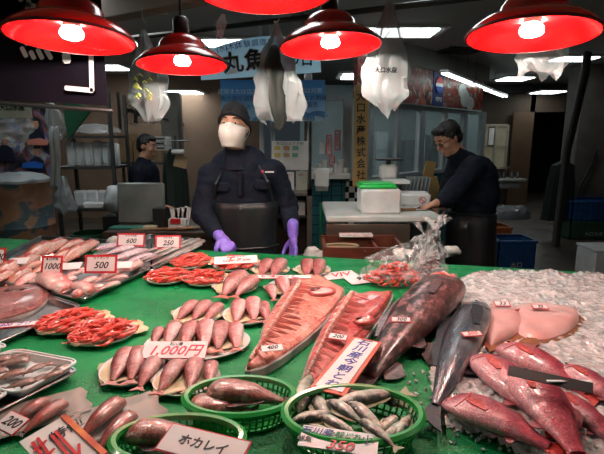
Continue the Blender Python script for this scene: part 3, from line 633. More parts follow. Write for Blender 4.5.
def make_fish(name, label, prof, m, finm, group=None, eye=None, pect=True, dorsal=True, tail=.13, bend=0, headless=False, nseg=26, mouth=None, dfm=None, gill=True, tailh=1.0, fins2=True, cat='fish'):
    """unit-length fish lying on its side: +X head, +Y back, Z up. prof: (x, up, down, half thickness)"""
    t = thing(name, label, cat, group=group); bz = lambda x: bend * (x * x); ZC = lambda x: interp(prof, x)[2] * .85 + zc * .12
    x0, x1 = prof[0][0], prof[-1][0]; zc = max(p[3] for p in prof); rs = []
    for k in range(nseg + 1):
        f = k / nseg; x = x0 + (x1 - x0) * (.5 - .5 * math.cos(PI * f)); u, dn, th = interp(prof, x); ring = []
        for q in range(18):
            a = 2 * PI * q / 18; c, s = math.cos(a), math.sin(a)
            y = (u if c > 0 else dn) * (abs(c) ** .85) * (1 if c > 0 else -1); z = th * s
            ring.append(Vector((x, y + bz(x), ZC(x) + z * (1 if s > 0 else .9))))
        rs.append(ring)
    MB().rings(rs).build('body', m, t)
    xt = x0; ph = prof[0][1] * 1.1
    def fin(pts, th, z, name, nm=finm):
        o = []
        n = len(pts); mb = MB(); a = [Vector((p[0], p[1] + bz(p[0]), z - th / 2 + (p[2] if len(p) > 2 else 0))) for p in pts]; mb.rings([a, [p + Vector((0, 0, th)) for p in a]]); return mb.build(name, nm, t, angle=60)
    if tail:
        h = tail * .75 * tailh
        fin([(xt + .03, ph), (xt - tail * .35, h * .55), (xt - tail, h), (xt - tail * .9, h * .55), (xt - tail * .72, .0), (xt - tail * .9, -h * .55), (xt - tail, -h), (xt - tail * .35, -h * .55), (xt + .03, -ph)], .007, ZC(x0) , 'tail_fin')
    if dorsal:
        up = []; X = [x0 + (x1 - x0) * q for q in (.22, .35, .45, .55, .65, .75)]
        for i, x in enumerate(X): up.append((x, interp(prof, x)[0] + (.012, .035, .03, .045, .045, .008)[i]))
        fin(up + [(x, interp(prof, x)[0] * .8) for x in reversed(X)], .006, zc * .7, 'dorsal_fin', dfm or finm)
    if fins2:
        xa = x0 + (x1 - x0) * .3; d = interp(prof, xa)[1]
        fin([(xa + .06, -d * .8), (xa - .02, -d - .04), (xa - .05, -d - .03), (xa - .06, -d * .6)], .006, zc * .5, 'anal_fin', dfm or finm)
    if pect:
        xp = x1 - .27 * (x1 - x0); mb = MB(); u = interp(prof, xp)
        pts = [(xp + .025, -.012), (xp - .0, .008), (xp - .09, .005), (xp - .18, -.03), (xp - .165, -.052), (xp - .07, -.05), (xp, -.035)]
        a = []
        for q in pts:
            uu = interp(prof, q[0]); yy = q[1]; zz = ZC(q[0]) + uu[2] * math.sqrt(max(0, 1 - (yy / max(uu[1], .01)) ** 2)) + .004; a.append(Vector((q[0], yy + bz(q[0]), zz)))
        mb.rings([a, [p + Vector((0, 0, .006)) for p in a]]); mb.build('pectoral_fin', finm, t)
    def surf(x, y):
        uu = interp(prof, x); r = uu[0] if y > 0 else uu[1]; return Vector((x, y + bz(x), ZC(x) + uu[2] * math.sqrt(max(0, 1 - (abs(y) / max(r, .01)) ** 2.2))))
    if gill and not headless:
        xg = x1 - .22 * (x1 - x0); uu = interp(prof, xg)
        MB().tube([surf(xg + .03 - .05 * math.cos(a) * 1, (uu[0] if a > 0 else uu[1]) * .82 * math.sin(a)) - Vector((0, 0, .003)) for a in [(-1.3 + 2.6 * k / 12) for k in range(13)]], .006, 6).build('gill_edge', finm, t)
    if mouth: 
        MB().tube([surf(x1 - .004, -.012), surf(x1 - .03, -.02), surf(x1 - .06, -.034)], .0045, 5).build('mouth', mouth, t)
    if eye:
        p = surf(x1 - eye[0], eye[1]); e = MB().ball(p - Vector((0, 0, eye[2] * .25)), (eye[2], eye[2], eye[2] * .6)).build('eye', eye_w, t)
        MB().ball(p + Vector((0, 0, eye[2] * .12)), (eye[2] * .55, eye[2] * .55, eye[2] * .3)).build('pupil', eye_b, e)
    if headless:
        x = x1 - .004; u, dn, th = interp(prof, x1 - .01)
        MB().ball((x1 - .01, (u - dn) / 2 + bz(x1), ZC(x1 - .01)), (.012, (u + dn) * .42, th * .85)).build('cut_face', mat('cut_flesh', (.5, .06, .05), .3, col2=(.6, .25, .2), scale=60, coat=.5), t)
    return t
def lay(o, head, tail, z=0.0, w=1.0, h=1.0, roll=0, total=1.0, pitch=0):
    """put a unit fish so that its head and tail tip project on the two pixels"""
    a = P(head[0], head[1], T + z + .012); b = P(tail[0], tail[1], T + z + .006); L = (a - b).length / total; d = a - b
    o.location = ((a + b) / 2) ; o.location.z = T + z; o.rotation_euler = (roll, pitch, math.atan2(d.y, d.x)); o.scale = (L, L * w, L * h)
    return o
RED = fish_mat('red_fish_skin', (.36, .025, .05), (.6, .11, .15), (.85, .46, .5), 75, ysc=.13, scales=.6, mot=.4)
PINK = fish_mat('pink_fish_skin', (.26, .055, .05), (.46, .15, .145), (.66, .36, .34), 60, ysc=.09, scales=.35, coat=.35, mot=.6)
PALE = fish_mat('pale_fish_skin', (.42, .1, .1), (.62, .25, .25), (.78, .58, .56), 60, ysc=.07, scales=.2, coat=.35)
DARKF = fish_mat('dark_fish_skin', (.018, .022, .032), (.07, .085, .11), (.3, .32, .33), 120, ysc=.11, scales=.2, rough=.22)
SILV = fish_mat('silver_fish_skin', (.05, .055, .05), (.5, .48, .38), (.85, .82, .7), 110, ysc=.09, scales=.15, rough=.2)
GROUP = fish_mat('grouper_skin', (.01, .005, .005), (.04, .016, .015), (.2, .1, .09), 42, spots=((.3, .15, .16), 24), ysc=.13, scales=.75, coat=.25, rough=.35)
BROWN = fish_mat('brown_fish_skin', (.24, .09, .07), (.42, .19, .16), (.55, .34, .3), 50, spots=((.5, .27, .23), 7), ysc=.1, scales=.3)
redfin = mat('red_fin', (.6, .06, .04), .35, col2=(.4, .03, .03), scale=40, coat=.3, bmp=.4, bscale=50); pinkfin = mat('pink_fin', (.55, .2, .16), .35, scale=40, coat=.3)
darkfin = mat('dark_fin', (.03, .02, .02), .35, col2=(.14, .07, .07), scale=26, bmp=.6, bscale=40, coat=.3)
silvfin = mat('silver_fin', (.35, .3, .18), .35, scale=40)
p_red = [(-.36, .035, .035, .022), (-.25, .055, .05, .04), (-.05, .115, .095, .075), (.15, .14, .115, .09), (.3, .13, .11, .085), (.4, .095, .085, .065), (.47, .05, .05, .04), (.5, .014, .02, .014)]
p_pink = [(-.34, .022, .022, .02), (-.22, .045, .045, .04), (-.02, .085, .085, .08), (.2, .105, .1, .095), (.38, .105, .1, .09), (.46, .09, .085, .07), (.49, .06, .06, .05), (.5, .03, .03, .03)]
p_slim = [(-.38, .014, .014, .014), (-.2, .05, .05, .045), (0, .08, .075, .065), (.25, .09, .085, .07), (.4, .06, .06, .05), (.48, .03, .03, .025), (.5, .008, .01, .01)]
p_grp = [(-.4, .035, .035, .014), (-.3, .05, .05, .04), (-.2, .08, .07, .06), (0, .125, .115, .1), (.2, .135, .13, .115), (.33, .13, .125, .11), (.43, .1, .105, .085), (.48, .06, .075, .055), (.5, .03, .045, .03)]
redF = make_fish('red_fish', '', p_red, RED, redfin, eye=(.085, .03, .034), mouth=darkfin, dfm=mat('dusky_fin', (.3, .06, .07), .4))
pinkF = make_fish('pink_fish', '', p_pink, PINK, pinkfin, headless=True, pect=False, dorsal=False, fins2=False, tail=.12)
paleF = make_fish('pink_fish', '', p_pink, PALE, pinkfin, headless=True, pect=False, dorsal=False, fins2=False, tail=.12)
used = {}
NTH = ['leftmost', 'second from left', 'third from left', 'fourth from left', 'fifth from left', 'sixth from left', 'seventh from left']
def put(proto, label, group=None, **k):
    o = copy_tree(proto) if proto.name in used else proto; used[proto.name] = 1
    o['label'] = label
    if group: o['group'] = group
    elif 'group' in o: del o['group']
    lay(o, **k) if k else None; return o
# ---- six red fish on the ice
for h, t_, z, w, lb in (((443, 400), (570, 456), .0, 1.4, 'red fish lying leftmost and lowest on the ice, below the others'), ((473, 358), (566, 440), .0, 1.15, 'red fish second from the left in the heap'),
                     ((497, 347), (606, 404), .0, 1.2, 'red fish highest up the ice, its head below the flat pale fish'), ((514, 374), (592, 474), .012, 1.15, 'red fish at the front of the heap, under the dark tag'),
                     ((556, 366), (650, 420), .005, 1.1, 'red fish at the right edge of the ice beyond the dark tag'), ((548, 392), (640, 462), .0, 1.0, 'red fish at the right edge lying beside the front red fish')):
    put(redF, lb, 'red fish on the ice', head=h, tail=t_, z=z + .018, w=-w * 1.12, h=.95)
# ---- dark blue fish
o = make_fish('blue_fish', 'slender dark blue fish with a price tag on the ice edge', p_slim, DARKF, mat('blue_grey_fin', (.02, .022, .03), .45, bmp=.3), eye=(.07, .02, .018), mouth=mat('grey_line', (.2, .2, .2), .4), tail=.11, tailh=.6)
lay(o, (482, 306), (424, 432), z=.012, w=.82, h=.7)
# ---- large grouper
o = make_fish('grouper', 'huge dark mottled fish with open red mouth in the middle of the counter', p_grp, GROUP, darkfin, eye=(.12, .045, .015), pect=True, tail=.1, nseg=40, mouth=redfin)
lay(o, (452, 291), (352, 396), z=.0, w=.72, h=.62)
m_ = MB(); m_.ball((.482, .0, .075), (.034, .07, .06)); m_.ball((.445, .05, .13), (.06, .04, .04), M=Matrix.Rotation(-.5, 3, 'Z')); m_.ball((.42, -.03, .165), (.05, .02, .02), M=Matrix.Rotation(.3, 3, 'Z')); m_.tube([(.34, .11, .13), (.35, .06, .195), (.355, 0, .215), (.345, -.05, .205)], [.004, .012, .014, .004], 8); m_.build('lips', mat('red_mouth', (.55, .1, .08), .25, col2=(.68, .34, .3), scale=30, coat=.6), o)
for (x, y_, rz, s) in ((.1, -.16, -2.3, 1), (-.12, -.15, -2.2, .9), (-.28, -.02, -2.3, .8), (.15, .14, 2.4, .8)):
    MB().rings([[Matrix.Rotation(rz, 3, 'Z') @ (Vector(q) * s) + Vector((x, y_ * .7, 0)) for q in ((0, .03, .03), (.06, .055, .02), (.13, .05, .012), (.14, 0, .012), (.12, -.05, .012), (.05, -.045, .02), (0, -.03, .03))], [Matrix.Rotation(rz, 3, 'Z') @ (Vector(q) * s) + Vector((x, y_ * .7, 0)) for q in ((0, .03, .045), (.06, .055, .03), (.13, .05, .018), (.14, 0, .018), (.12, -.05, .018), (.05, -.045, .03), (0, -.03, .045))]]).build('side_fin', darkfin, o)
# ---- two split fish showing the backbone
def flesh_mat(name, c1, c2, c3):
    m, nt, b, vec = base(name); n = tex(nt, vec, 'noise', 55, 8, dist=1)
    c = ramp(nt, n, [(.3, c1), (.52, c2), (.72, c3)]); big = tex(nt, vec, 'noise', 12, 4)
    c = mixc(nt, ramp(nt, big, [(.45, (0,) * 3), (.65, (.7,) * 3)]), c, c3); nt.links.new(c, b.inputs['Base Color'])
    b.inputs['Roughness'].default_value = .3; b.inputs['Coat Weight'].default_value = .4; bump(nt, b, n, .6, .006); return m
fl1 = flesh_mat('red_flesh', (.2, .01, .015), (.48, .05, .05), (.62, .2, .17)); fl2 = flesh_mat('pink_flesh', (.4, .05, .04), (.65, .2, .15), (.75, .42, .34))
skin = mat('silver_skin', (.4, .36, .34), .3, col2=(.16, .13, .14), scale=14, coat=.4); bonem = mat('bone_pink', (.72, .32, .26), .35, col2=(.5, .08, .07), scale=50, coat=.4)
vertm = mat('vertebra_bone', (.85, .62, .55), .35, col2=(.6, .2, .16), scale=60, coat=.4); ribm = mat('rib_dark', (.5, .13, .11), .35, coat=.4)
def split_fish(label, outline, spine, cavity, flap, fm, h=.04, tailpts=None):
    t = thing('split_fish', label, 'fish'); ol = smooth_loop(loopw(outline), 4); sp = loopw(spine)
    m_ = MB(); pillow(m_, inset(ol, -.006), sp, h * .55, T, edge=.75); m_.build('skin', skin, t)
    m_ = MB(); pillow(m_, ol, sp, h * .6, T + .012, edge=.45, nr=10, wob=.006, seed=3); m_.build('flesh', fm, t)
    if flap:
        m_ = MB(); fo = smooth_loop(loopw(flap[0]), 4); pillow(m_, fo, loopw(flap[1]), h * .5, T + .02, edge=.5, wob=.004, seed=9); m_.build('belly_flap', fm, t)
    # vertebrae with ribs running down over the flesh
    tot = sum((b - a).length for a, b in zip(sp, sp[1:])); n = int(tot / .0135); zt = T + .012 + h * .6; ol3 = [Vector((p.x, p.y, 0)) for p in ol]; npt = [near_on(sp, p) for p in ol3]
    MB().tube([Vector((p.x, p.y, zt + .001)) for p in sp], [.004] + [.009] * (len(sp) - 1), 8, flat=.7).build('spine_ridge', bonem, t); rb = MB()
    for k in range(n):
        s = tot * (k + .5) / n; acc = 0
        for a, b in zip(sp, sp[1:]):
            l = (b - a).length
            if acc + l >= s: p = a.lerp(b, (s - acc) / l); d = (b - a).normalized(); break
            acc += l
        f = k / n; w = .005 + .006 * f; M_ = frame(Vector((p.x, p.y, 0)), d, (0, 0, 1))
        m_ = MB(); m_.ball(Vector((p.x, p.y, zt + .005)), (.0055, w, .006 + .003 * f), 8, 6, M=M_.to_3x3()); m_.build('vertebra', vertm, t)
        for sg in (-1, 1):
            best = None
            for q, c in zip(ol3, npt):
                if (q - c).cross(d).z * sg > 0:
                    e = (c - (p - d * .035)).length
                    if best is None or e < best[0]: best = (e, q)
            if best and best[0] < .06:
                pts = []
                for tt in (1, .85, .7, .55, .4, .28):
                    q = best[1].lerp(p, tt); hh = .45 + .55 * math.sqrt(max(0, 1 - (1 - tt) ** 2)); pts.append(Vector((q.x, q.y, T + .012 + h * .6 * hh + .0015)))
                rb.tube(pts, [.0024, .0022, .002, .0016, .0012, .0006], 5)
    rb.build('ribs', ribm, t)
    c = P(*cavity[0], zt + .01); M_ = Matrix.Rotation(cavity[2], 3, 'Z'); r0 = cavity[1]
    MB().ball((c.x, c.y, zt - .004), (r0 * 1.15, r0 * .85, .022), M=M_).build('gill_collar', mat('collar_pink', (.8, .55, .52), .3, col2=(.68, .3, .28), scale=14, coat=.4), t)
    MB().tube([Vector((c.x, c.y, zt + .008)) + M_ @ Vector((r0 * .95 * math.cos(a), r0 * .7 * math.sin(a), 0)) for a in [j * PI / 10 for j in range(21)]], .007, 8, cap=False).build('collar_edge', mat('collar_edge', (.5, .08, .07), .3, coat=.4), t)
    MB().ball((c.x - r0 * .45, c.y + r0 * .1, zt + .016), (r0 * .4, r0 * .28, .006), M=M_).build('cavity', mat('dark_gut', (.12, .008, .008), .3, coat=.5), t)
    if tailpts: m_ = MB(); q = loopw(tailpts); m_.rings([[p + Vector((0, 0, T + .006)) for p in q], [p + Vector((0, 0, T + .014)) for p in q]]); m_.build('tail_fin', darkfin, t)
    return t
split_fish('larger split fish, pale pink flesh and backbone bared, left of the other', [(247, 379), (259, 355), (268, 325), (288, 296), (303, 283), (318, 281), (330, 287), (343, 295), (334, 312), (322, 330), (300, 350), (272, 370)], [(250, 377), (278, 330), (300, 294)], ((322, 291), .05, .5), ([(300, 300), (318, 298), (343, 295), (335, 313), (320, 329), (300, 342), (294, 325)], [(310, 312), (326, 308)]), fl2, .05)
split_fish('smaller split fish with deep red flesh behind the red-bordered sign', [(303, 397), (310, 366), (324, 334), (340, 308), (353, 298), (361, 303), (363, 313), (376, 306), (391, 298), (388, 309), (372, 334), (352, 360), (325, 386)], [(306, 394), (328, 345), (352, 304)], ((364, 320), .03, .6), ([(362, 316), (376, 306), (391, 298), (386, 312), (366, 336), (346, 356), (344, 340)], [(356, 336), (378, 312)]), fl1, .045, [(312, 385), (300, 398), (289, 414), (299, 416), (310, 408), (322, 390)])
# ---- two flat pale fish on the ice
flatm = mat('flatfish_belly', (.75, .45, .43), .3, col2=(.66, .33, .31), scale=9, bmp=.15, bscale=60, coat=.5); frill = mat('orange_brown_skin', (.4, .14, .06), .35, col2=(.22, .07, .03), scale=30, coat=.4)
for ol, sp, tl, lb in (([(478, 315), (490, 306), (508, 303), (520, 312), (522, 326), (512, 336), (500, 342), (490, 345), (484, 332)], [(488, 318), (508, 318), (503, 332)], [(494, 340), (486, 346), (490, 352), (502, 346)], 'pale flat fish on the ice, the left one beside the dark blue fish'),
                   ([(513, 309), (530, 303), (552, 304), (574, 309), (579, 320), (568, 331), (548, 338), (530, 338), (518, 332), (520, 320)], [(530, 319), (562, 318)], [(534, 334), (520, 340), (514, 348), (528, 351), (540, 343)], 'pale flat fish on the ice, the right one with orange tail')):
    t = thing('flatfish', lb, 'fish', group='flat fish on the ice'); L = smooth_loop(loopw(ol, T + .03), 5)
    fr = [p + (p - L[i - 5]).normalized() * 0 for i, p in enumerate(inset(L, -.013))]; fr = [p + Vector((.003 * math.sin(i * 2.1), .003 * math.cos(i * 2.1), 0)) for i, p in enumerate(fr)]
    m_ = MB(); pillow(m_, fr, loopw(sp, T + .03), .008, T + .018, edge=.8); m_.build('fin_frill', frill, t)
    m_ = MB(); pillow(m_, L, loopw(sp, T + .03), .028, T + .02, edge=.3, nr=8, wob=.004); m_.build('body', flatm, t)
    q = loopw(tl, T + .03); m_ = MB(); m_.rings([[p + Vector((0, 0, T + .02)) for p in q], [p + Vector((0, 0, T + .03)) for p in q]]); m_.build('tail', frill, t)
    c = loopw([sp[0]], T + .03)[0]; MB().tube([Vector((c.x - .03, c.y + .035, T + .045)), Vector((c.x - .01, c.y + .05, T + .042)), Vector((c.x + .03, c.y + .052, T + .04))], .004, 6).build('mouth', redfin, t)
# ---- bed of crushed ice
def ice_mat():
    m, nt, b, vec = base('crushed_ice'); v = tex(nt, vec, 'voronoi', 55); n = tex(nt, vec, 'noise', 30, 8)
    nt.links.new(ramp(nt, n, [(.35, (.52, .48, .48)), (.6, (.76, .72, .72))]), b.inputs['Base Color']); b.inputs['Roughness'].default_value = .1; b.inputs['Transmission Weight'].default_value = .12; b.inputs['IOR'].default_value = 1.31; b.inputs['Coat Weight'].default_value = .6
    ad = nt.nodes.new('ShaderNodeMath'); ad.operation = 'ADD'; nt.links.new(n, ad.inputs[0]); nt.links.new(v, ad.inputs[1]); bump(nt, b, ad.outputs[0], .9, .008); return m
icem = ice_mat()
iol = smooth_loop(loopw([(452, 290), (468, 276), (510, 272), (560, 275), (640, 279), (760, 330), (760, 480), (620, 520), (560, 520), (530, 470), (490, 440), (440, 425), (432, 400), (428, 370), (440, 345), (448, 318)]), 6)
m_ = MB(); isp = loopw([(500, 310), (560, 330), (640, 360), (600, 420), (520, 400)]); xs = [p.x for p in iol]; ys = [p.y for p in iol]
def inside(x, y):
    c = False
    for i in range(len(iol)):
        a, b = iol[i - 1], iol[i]
        if (a.y > y) != (b.y > y) and x < (b.x - a.x) * (y - a.y) / (b.y - a.y) + a.x: c = not c
    return c
def idist(x, y): return min((near_on([iol[i - 1], iol[i]], Vector((x, y, 0))) - Vector((x, y, 0))).length for i in range(0, len(iol), 1))
gx, gy = 150, 150; H = {}
for i in range(gx + 1):
    for j in range(gy + 1):
        x = min(xs) + (max(xs) - min(xs)) * i / gx; y = min(ys) + (max(ys) - min(ys)) * j / gy
        if inside(x, y):
            d = idist(x, y); q = Vector((x, y, 0)); hh = .022 * min(1, d / .05) + (.014 * min(1, d / .03)) * max(0, noise.noise(q * 40)) + .004 * noise.noise(q * 120) * min(1, d / .02) + (.02 * max(0, noise.noise(q * 9)) if y > 1.45 else 0)
            H[i, j] = Vector((x, y, T + max(0, hh)))
idx = {k: n for n, k in enumerate(H)}; fs = [(idx[i, j], idx[i + 1, j], idx[i + 1, j + 1], idx[i, j + 1]) for (i, j) in H if (i + 1, j) in H and (i, j + 1) in H and (i + 1, j + 1) in H]
m_.add(list(H.values()), fs)
R.seed(5); keys = list(H)
for k in range(600):
    p = H[R.choice(keys)]; 
    if k < 260: p = R.choice(iol); p = Vector((p.x + R.gauss(0, .03), p.y + R.gauss(0, .03), T))
    s = R.uniform(.002, .006); M_ = Matrix.Rotation(R.uniform(0, 3), 3, Vector((R.random(), R.random(), R.random() + .1)).normalized())
    m_.box(p + Vector((0, 0, s * .3)), (s * 2 * R.uniform(.5, 1), s * 1.6, s), M_)
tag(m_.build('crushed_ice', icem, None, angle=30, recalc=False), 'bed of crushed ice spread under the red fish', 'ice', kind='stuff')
# ---------------------------------------------------------------- oval plates, wrappers, fish and shrimp
platem = mat('plate_white', (.72, .7, .68), .4, coat=.3); wrapm = mat('wood_wrapper', (.6, .43, .25), .6, col2=(.68, .55, .36), scale=7, bmp=.1)
def plate(px, py, w, dpt, rot, where, fl='lengthwise'):
    c = P(px, py, T + .005); dist = (c - CAM).dot(FW); a = w / F * dist / 2; b = P(px, py - dpt / 2, T); b2 = P(px, py + dpt / 2, T); bb = (b - b2).length / 2
    m_ = MB(); m_.lathe([(.001, .002), (.75, .002), (.93, .008), (1.0, .014), (1.0, .016), (.92, .011), (.74, .005), (.001, .005)], 40, Matrix.Diagonal((a, bb, 1, 1)))
    o = single(m_, 'oval_plate', platem, 'white oval plate ' + where, 'plate', 'oval plates on the counter'); o.location = (c.x, c.y, T); o.rotation_euler.z = rot
    return c, a, bb, o
def wrapper(c, a, b, rz, where, m=wrapm, off=(0, 0)):
    m_ = MB(); top_ = []; bot = []
    for i in range(9):
        for j in range(5):
            x = -a + 2 * a * i / 8; y = -b + 2 * b * j / 4; e = max(abs(x) / a, abs(y) / b)
            z = .007 + .014 * max(0, e - .6) + .003 * noise.noise(Vector((x * 30, y * 30, c.x))); x *= 1 + .1 * (j % 2) * (i in (0, 8)); top_.append(Vector((x, y, z)))
    f = [(i * 5 + j, i * 5 + 5 + j, i * 5 + 6 + j, i * 5 + 1 + j) for i in range(8) for j in range(4)]
    m_.add(top_, f); o = m_.build('wood_wrapper', m, None, recalc=False); s = o.modifiers.new('s', 'SOLIDIFY'); s.thickness = .0012
    tag(o, 'thin wood wrapper lying ' + where, 'wrapper', 'wood wrapper sheets'); o.location = (c.x + off[0], c.y + off[1], T); o.rotation_euler.z = rz; return o
ORD = {2: ('left', 'right'), 3: ('left', 'middle', 'right'), 6: ('leftmost', 'second from left', 'third from left', 'third from right', 'second from right', 'rightmost')}
FP = [ # plate centre, w, depth px, where, fish (head, tail) list
 (236, 288, 44, 15, 'with two fish left of the tagged rear plates', [((243, 277), (219, 300)), ((256, 280), (232, 299))], 0),
 (271, 271, 38, 12, 'farthest back on the left, before the masked worker', [((269, 263), (259, 278)), ((282, 263), (271, 279))], 0),
 (313, 271, 36, 12, 'farthest back on the right, before the masked worker', [((308, 263), (306, 278)), ((320, 263), (316, 278))], 0),
 (286, 289, 40, 15, 'touching the wide end of the larger split fish', [((270, 287), (275, 301)), ((281, 280), (287, 297)), ((296, 280), (296, 296))], 1),
 (199, 315, 50, 22, 'left one in the middle row of the counter', [((196, 303), (174, 322)), ((208, 303), (190, 323)), ((220, 305), (203, 323))], 0),
 (247, 316, 48, 21, 'in the middle row beside the larger split fish', [((240, 303), (235, 325)), ((253, 301), (254, 324)), ((262, 304), (268, 323))], 1),
 (198, 345, 104, 34, 'under the big price card', [((160, 328), (152, 347)), ((176, 325), (164, 350)), ((192, 325), (181, 352)), ((207, 324), (204, 354)), ((221, 325), (217, 354)), ((236, 326), (236, 352))], 1),
 (133, 370, 62, 34, 'at the left, below the shrimp plates', [((130, 351), (108, 387)), ((141, 350), (128, 386)), ((157, 359), (136, 392))], 0),
 (187, 381, 66, 34, 'in front of the big price card', [((180, 362), (155, 396)), ((196, 360), (188, 394)), ((212, 362), (208, 390))], 0)]
for (px, py, w_, dp, where, fl, kind) in FP:
    c, a, b, _ = plate(px, py, w_, dp, .1, where); wrapper(c, a * .82, b * .62, .45, 'under pink fish ' + where, off=(-.01, -.005))
    for i, (h, t_) in enumerate(fl):
        put(paleF if (kind and i % 2) or (kind and i == 0 and len(fl) == 3) else pinkF, 'pink fish, %s on the plate %s' % (ORD[len(fl)][i], where), 'pink fish laid out on oval plates', head=h, tail=t_, z=.009, w=1.45, h=1.15)
# shrimp
shm = mat('shrimp_red', (.62, .02, .015), .3, col2=(.72, .1, .07), scale=60, coat=.4)
def shrimp_mesh(sd):
    m_ = MB(); pts = []; rr = []
    for k in range(7):
        a = -1.1 + 2.2 * k / 6; pts.append((math.sin(a) * .03, math.cos(a) * .016, .006 + .002 * math.sin(k * sd))); rr.append((.002, .0045, .0062, .0068, .0062, .004, .0015)[k])
    m_.tube(pts, rr, 8); m_.tube([pts[-1], (pts[-1][0] + .01, pts[-1][1] - .01, .008)], [.0015, .004], 5, flat=.4); return m_
prot = [shrimp_mesh(s).build('shrimp', shm) for s in (1, 2.2, 3.1)]; shrimp_n = 0
def pile(c, a, b, n, h, label, group, z0=.008, scale=1, protos=prot, rot0=None, spread=.9, rz=0):
    global shrimp_n
    for k in range(n):
        q = protos[k % 3]
        o = q if q.name not in used else q.copy()
        if o is not q: COL.objects.link(o)
        used[q.name] = 1
        r = math.sqrt((k + .5) / n); th = k * 2.4; x = a * spread * r * math.cos(th); y = b * spread * r * math.sin(th); x, y = x * math.cos(rz) - y * math.sin(rz), x * math.sin(rz) + y * math.cos(rz)
        o.location = (c.x + x, c.y + y, T + z0 + h * (1 - r) * .9 + .002 * R.random()); o.scale = (scale,) * 3
        o.rotation_euler = (R.uniform(-.4, .4), R.uniform(-.3, .3), (R.uniform(0, 6.28) if rot0 is None else rot0 + R.gauss(0, .35) + (PI if k % 2 else 0)))
        tag(o, label, 'shrimp', group)
SP = [((168, 279), 38, 13, .1, 'nearest the standing green cover at the back left'), ((192, 264), 36, 12, .0, 'at the back, left of the tagged shrimp plate'), ((205, 281), 40, 13, .1, 'third of the shrimp plates, nearest the pink fish'), ((235, 266), 42, 13, .0, 'under the flat white price card'),
      ((70, 325), 62, 20, .35, 'at the left, upper of the front pair'), ((103, 336), 64, 22, .3, 'at the left, lower of the front pair')]
SP[0] = ((168, 279), 40, 13, .1, 'nearest the steel trays at the back')
SLAB = ['red peeled shrimp piled on the plate nearest the steel trays', 'red peeled shrimp piled on the rear plate left of the flat card', 'red peeled shrimp piled on the plate beside two pink fish', 'red peeled shrimp piled under the flat white price card', 'red peeled shrimp piled on the upper plate of the front pair', 'red peeled shrimp piled on the lower plate of the front pair']
for i, ((px, py), w_, dp, rz, where) in enumerate(SP):
    c, a, b, _ = plate(px, py, w_, dp, rz, 'of red shrimp ' + where); wrapper(c, a * 1.05, b * .6, rz + .3, 'under shrimp ' + where, off=(.015, .01))
    n = 40 if i < 4 else 60; pile(c, a, b, n, .032, SLAB[i], 'shrimp on plate %s' % where, z0=.014, scale=1.0 if i < 4 else .9, rot0=.9 if i >= 4 else .6, rz=rz, spread=.88)
# ---------------------------------------------------------------- baskets with fish
gpl = mat('green_plastic', (.012, .32, .05), .3, coat=.4, bmp=.03)
def basket(label, px, py, w_, dp, h=.05):
    c = P(px, py, T + h); dist = (c - CAM).dot(FW); a = w_ / F * dist / 2; f_, n_ = P(px, py - dp / 2, T + h), P(px, py + dp / 2, T + h); b = (f_ - n_).length / 2; c = (f_ + n_) / 2
    t = thing('plastic_basket', label, 'basket', (c.x, c.y, T), 0, 'green plastic baskets'); S = Matrix.Diagonal((a, b, 1, 1)); zr = h
    N = 48; E = lambda s, z: [Vector((a * s * math.cos(2 * PI * k / N), b * s * math.sin(2 * PI * k / N), z)) for k in range(N + 1)]
    m_ = MB(); pts = E(1, zr)[:-1]; rs = []
    for k in range(N):
        u = Vector((math.cos(2 * PI * k / N), math.sin(2 * PI * k / N), 0)); rs.append([pts[k] + u * q[0] + Vector((0, 0, q[1])) for q in ((.008, -.006), (.01, .002), (.003, .007), (-.005, .006), (-.007, -.002), (0, -.009))])
    m_.rings(rs + [rs[0]], cap=False); m_.build('rim', gpl, t)
    m_ = MB()
    for k in range(N):
        an = 2 * PI * k / N; an2 = an + .02; m_.tube([(a * .99 * math.cos(an), b * .99 * math.sin(an), zr), (a * .93 * math.cos(an), b * .93 * math.sin(an), zr * .45), (a * .86 * math.cos(an), b * .86 * math.sin(an), .004)], .0022, 5)
    for s, z in ((.95, zr * .62), (.9, zr * .3)): m_.tube(E(s, z), .0022, 5, cap=False)
    m_.build('slats', gpl, t); m_ = MB(); m_.lathe([(.001, .001), (.88, .001), (.89, .008), (.86, .008), (.84, .004), (.001, .004)], 40, S); m_.build('base', gpl, t)
    return t, c, a, b
basket('green basket holding two thick fish, under the larger split fish', 240, 397, 108, 38)
basket('green basket at the bottom edge full of small silver fish', 353, 415, 136, 56, .055)
basket('green basket cut by the bottom edge with one fish and a card', 178, 440, 128, 46)
brF = make_fish('brown_fish', '', p_pink, BROWN, darkfin, headless=False, gill=False, pect=False, dorsal=True, tail=.11, fins2=False)
put(brF, 'thick brown-pink fish in the upper left basket, nearer the front', 'brown fish in baskets', head=(189, 407), tail=(262, 411), z=.014, w=2.1, h=1.3)
put(brF, 'thick brown-pink fish in the upper left basket, lying behind the other', 'brown fish in baskets', head=(207, 394), tail=(298, 402), z=.026, w=1.7, h=1.2)
put(brF, 'brown fish in the basket cut off by the bottom edge', 'brown fish in baskets', head=(128, 434), tail=(222, 446), z=.02, w=1.7, h=1.2)
silF = make_fish('silver_fish', '', p_slim, SILV, silvfin, eye=(.06, .015, .022), pect=False, tail=.13, nseg=18)
R.seed(21); SF = [((300, 405), (312, 372), .03), ((316, 396), (332, 432), .03), ((328, 389), (378, 397), .035), ((340, 404), (405, 392), .04), ((330, 400), (372, 428), .045), ((296, 418), (352, 414), .03), ((352, 402), (388, 436), .05), ((384, 398), (412, 408), .03), ((372, 392), (404, 402), .03), ((362, 418), (396, 446), .055), ((395, 414), (374, 436), .035), ((322, 414), (360, 436), .045), ((404, 420), (378, 442), .03), ((310, 424), (350, 444), .04), ((398, 432), (412, 412), .03), ((345, 392), (400, 402), .025)]
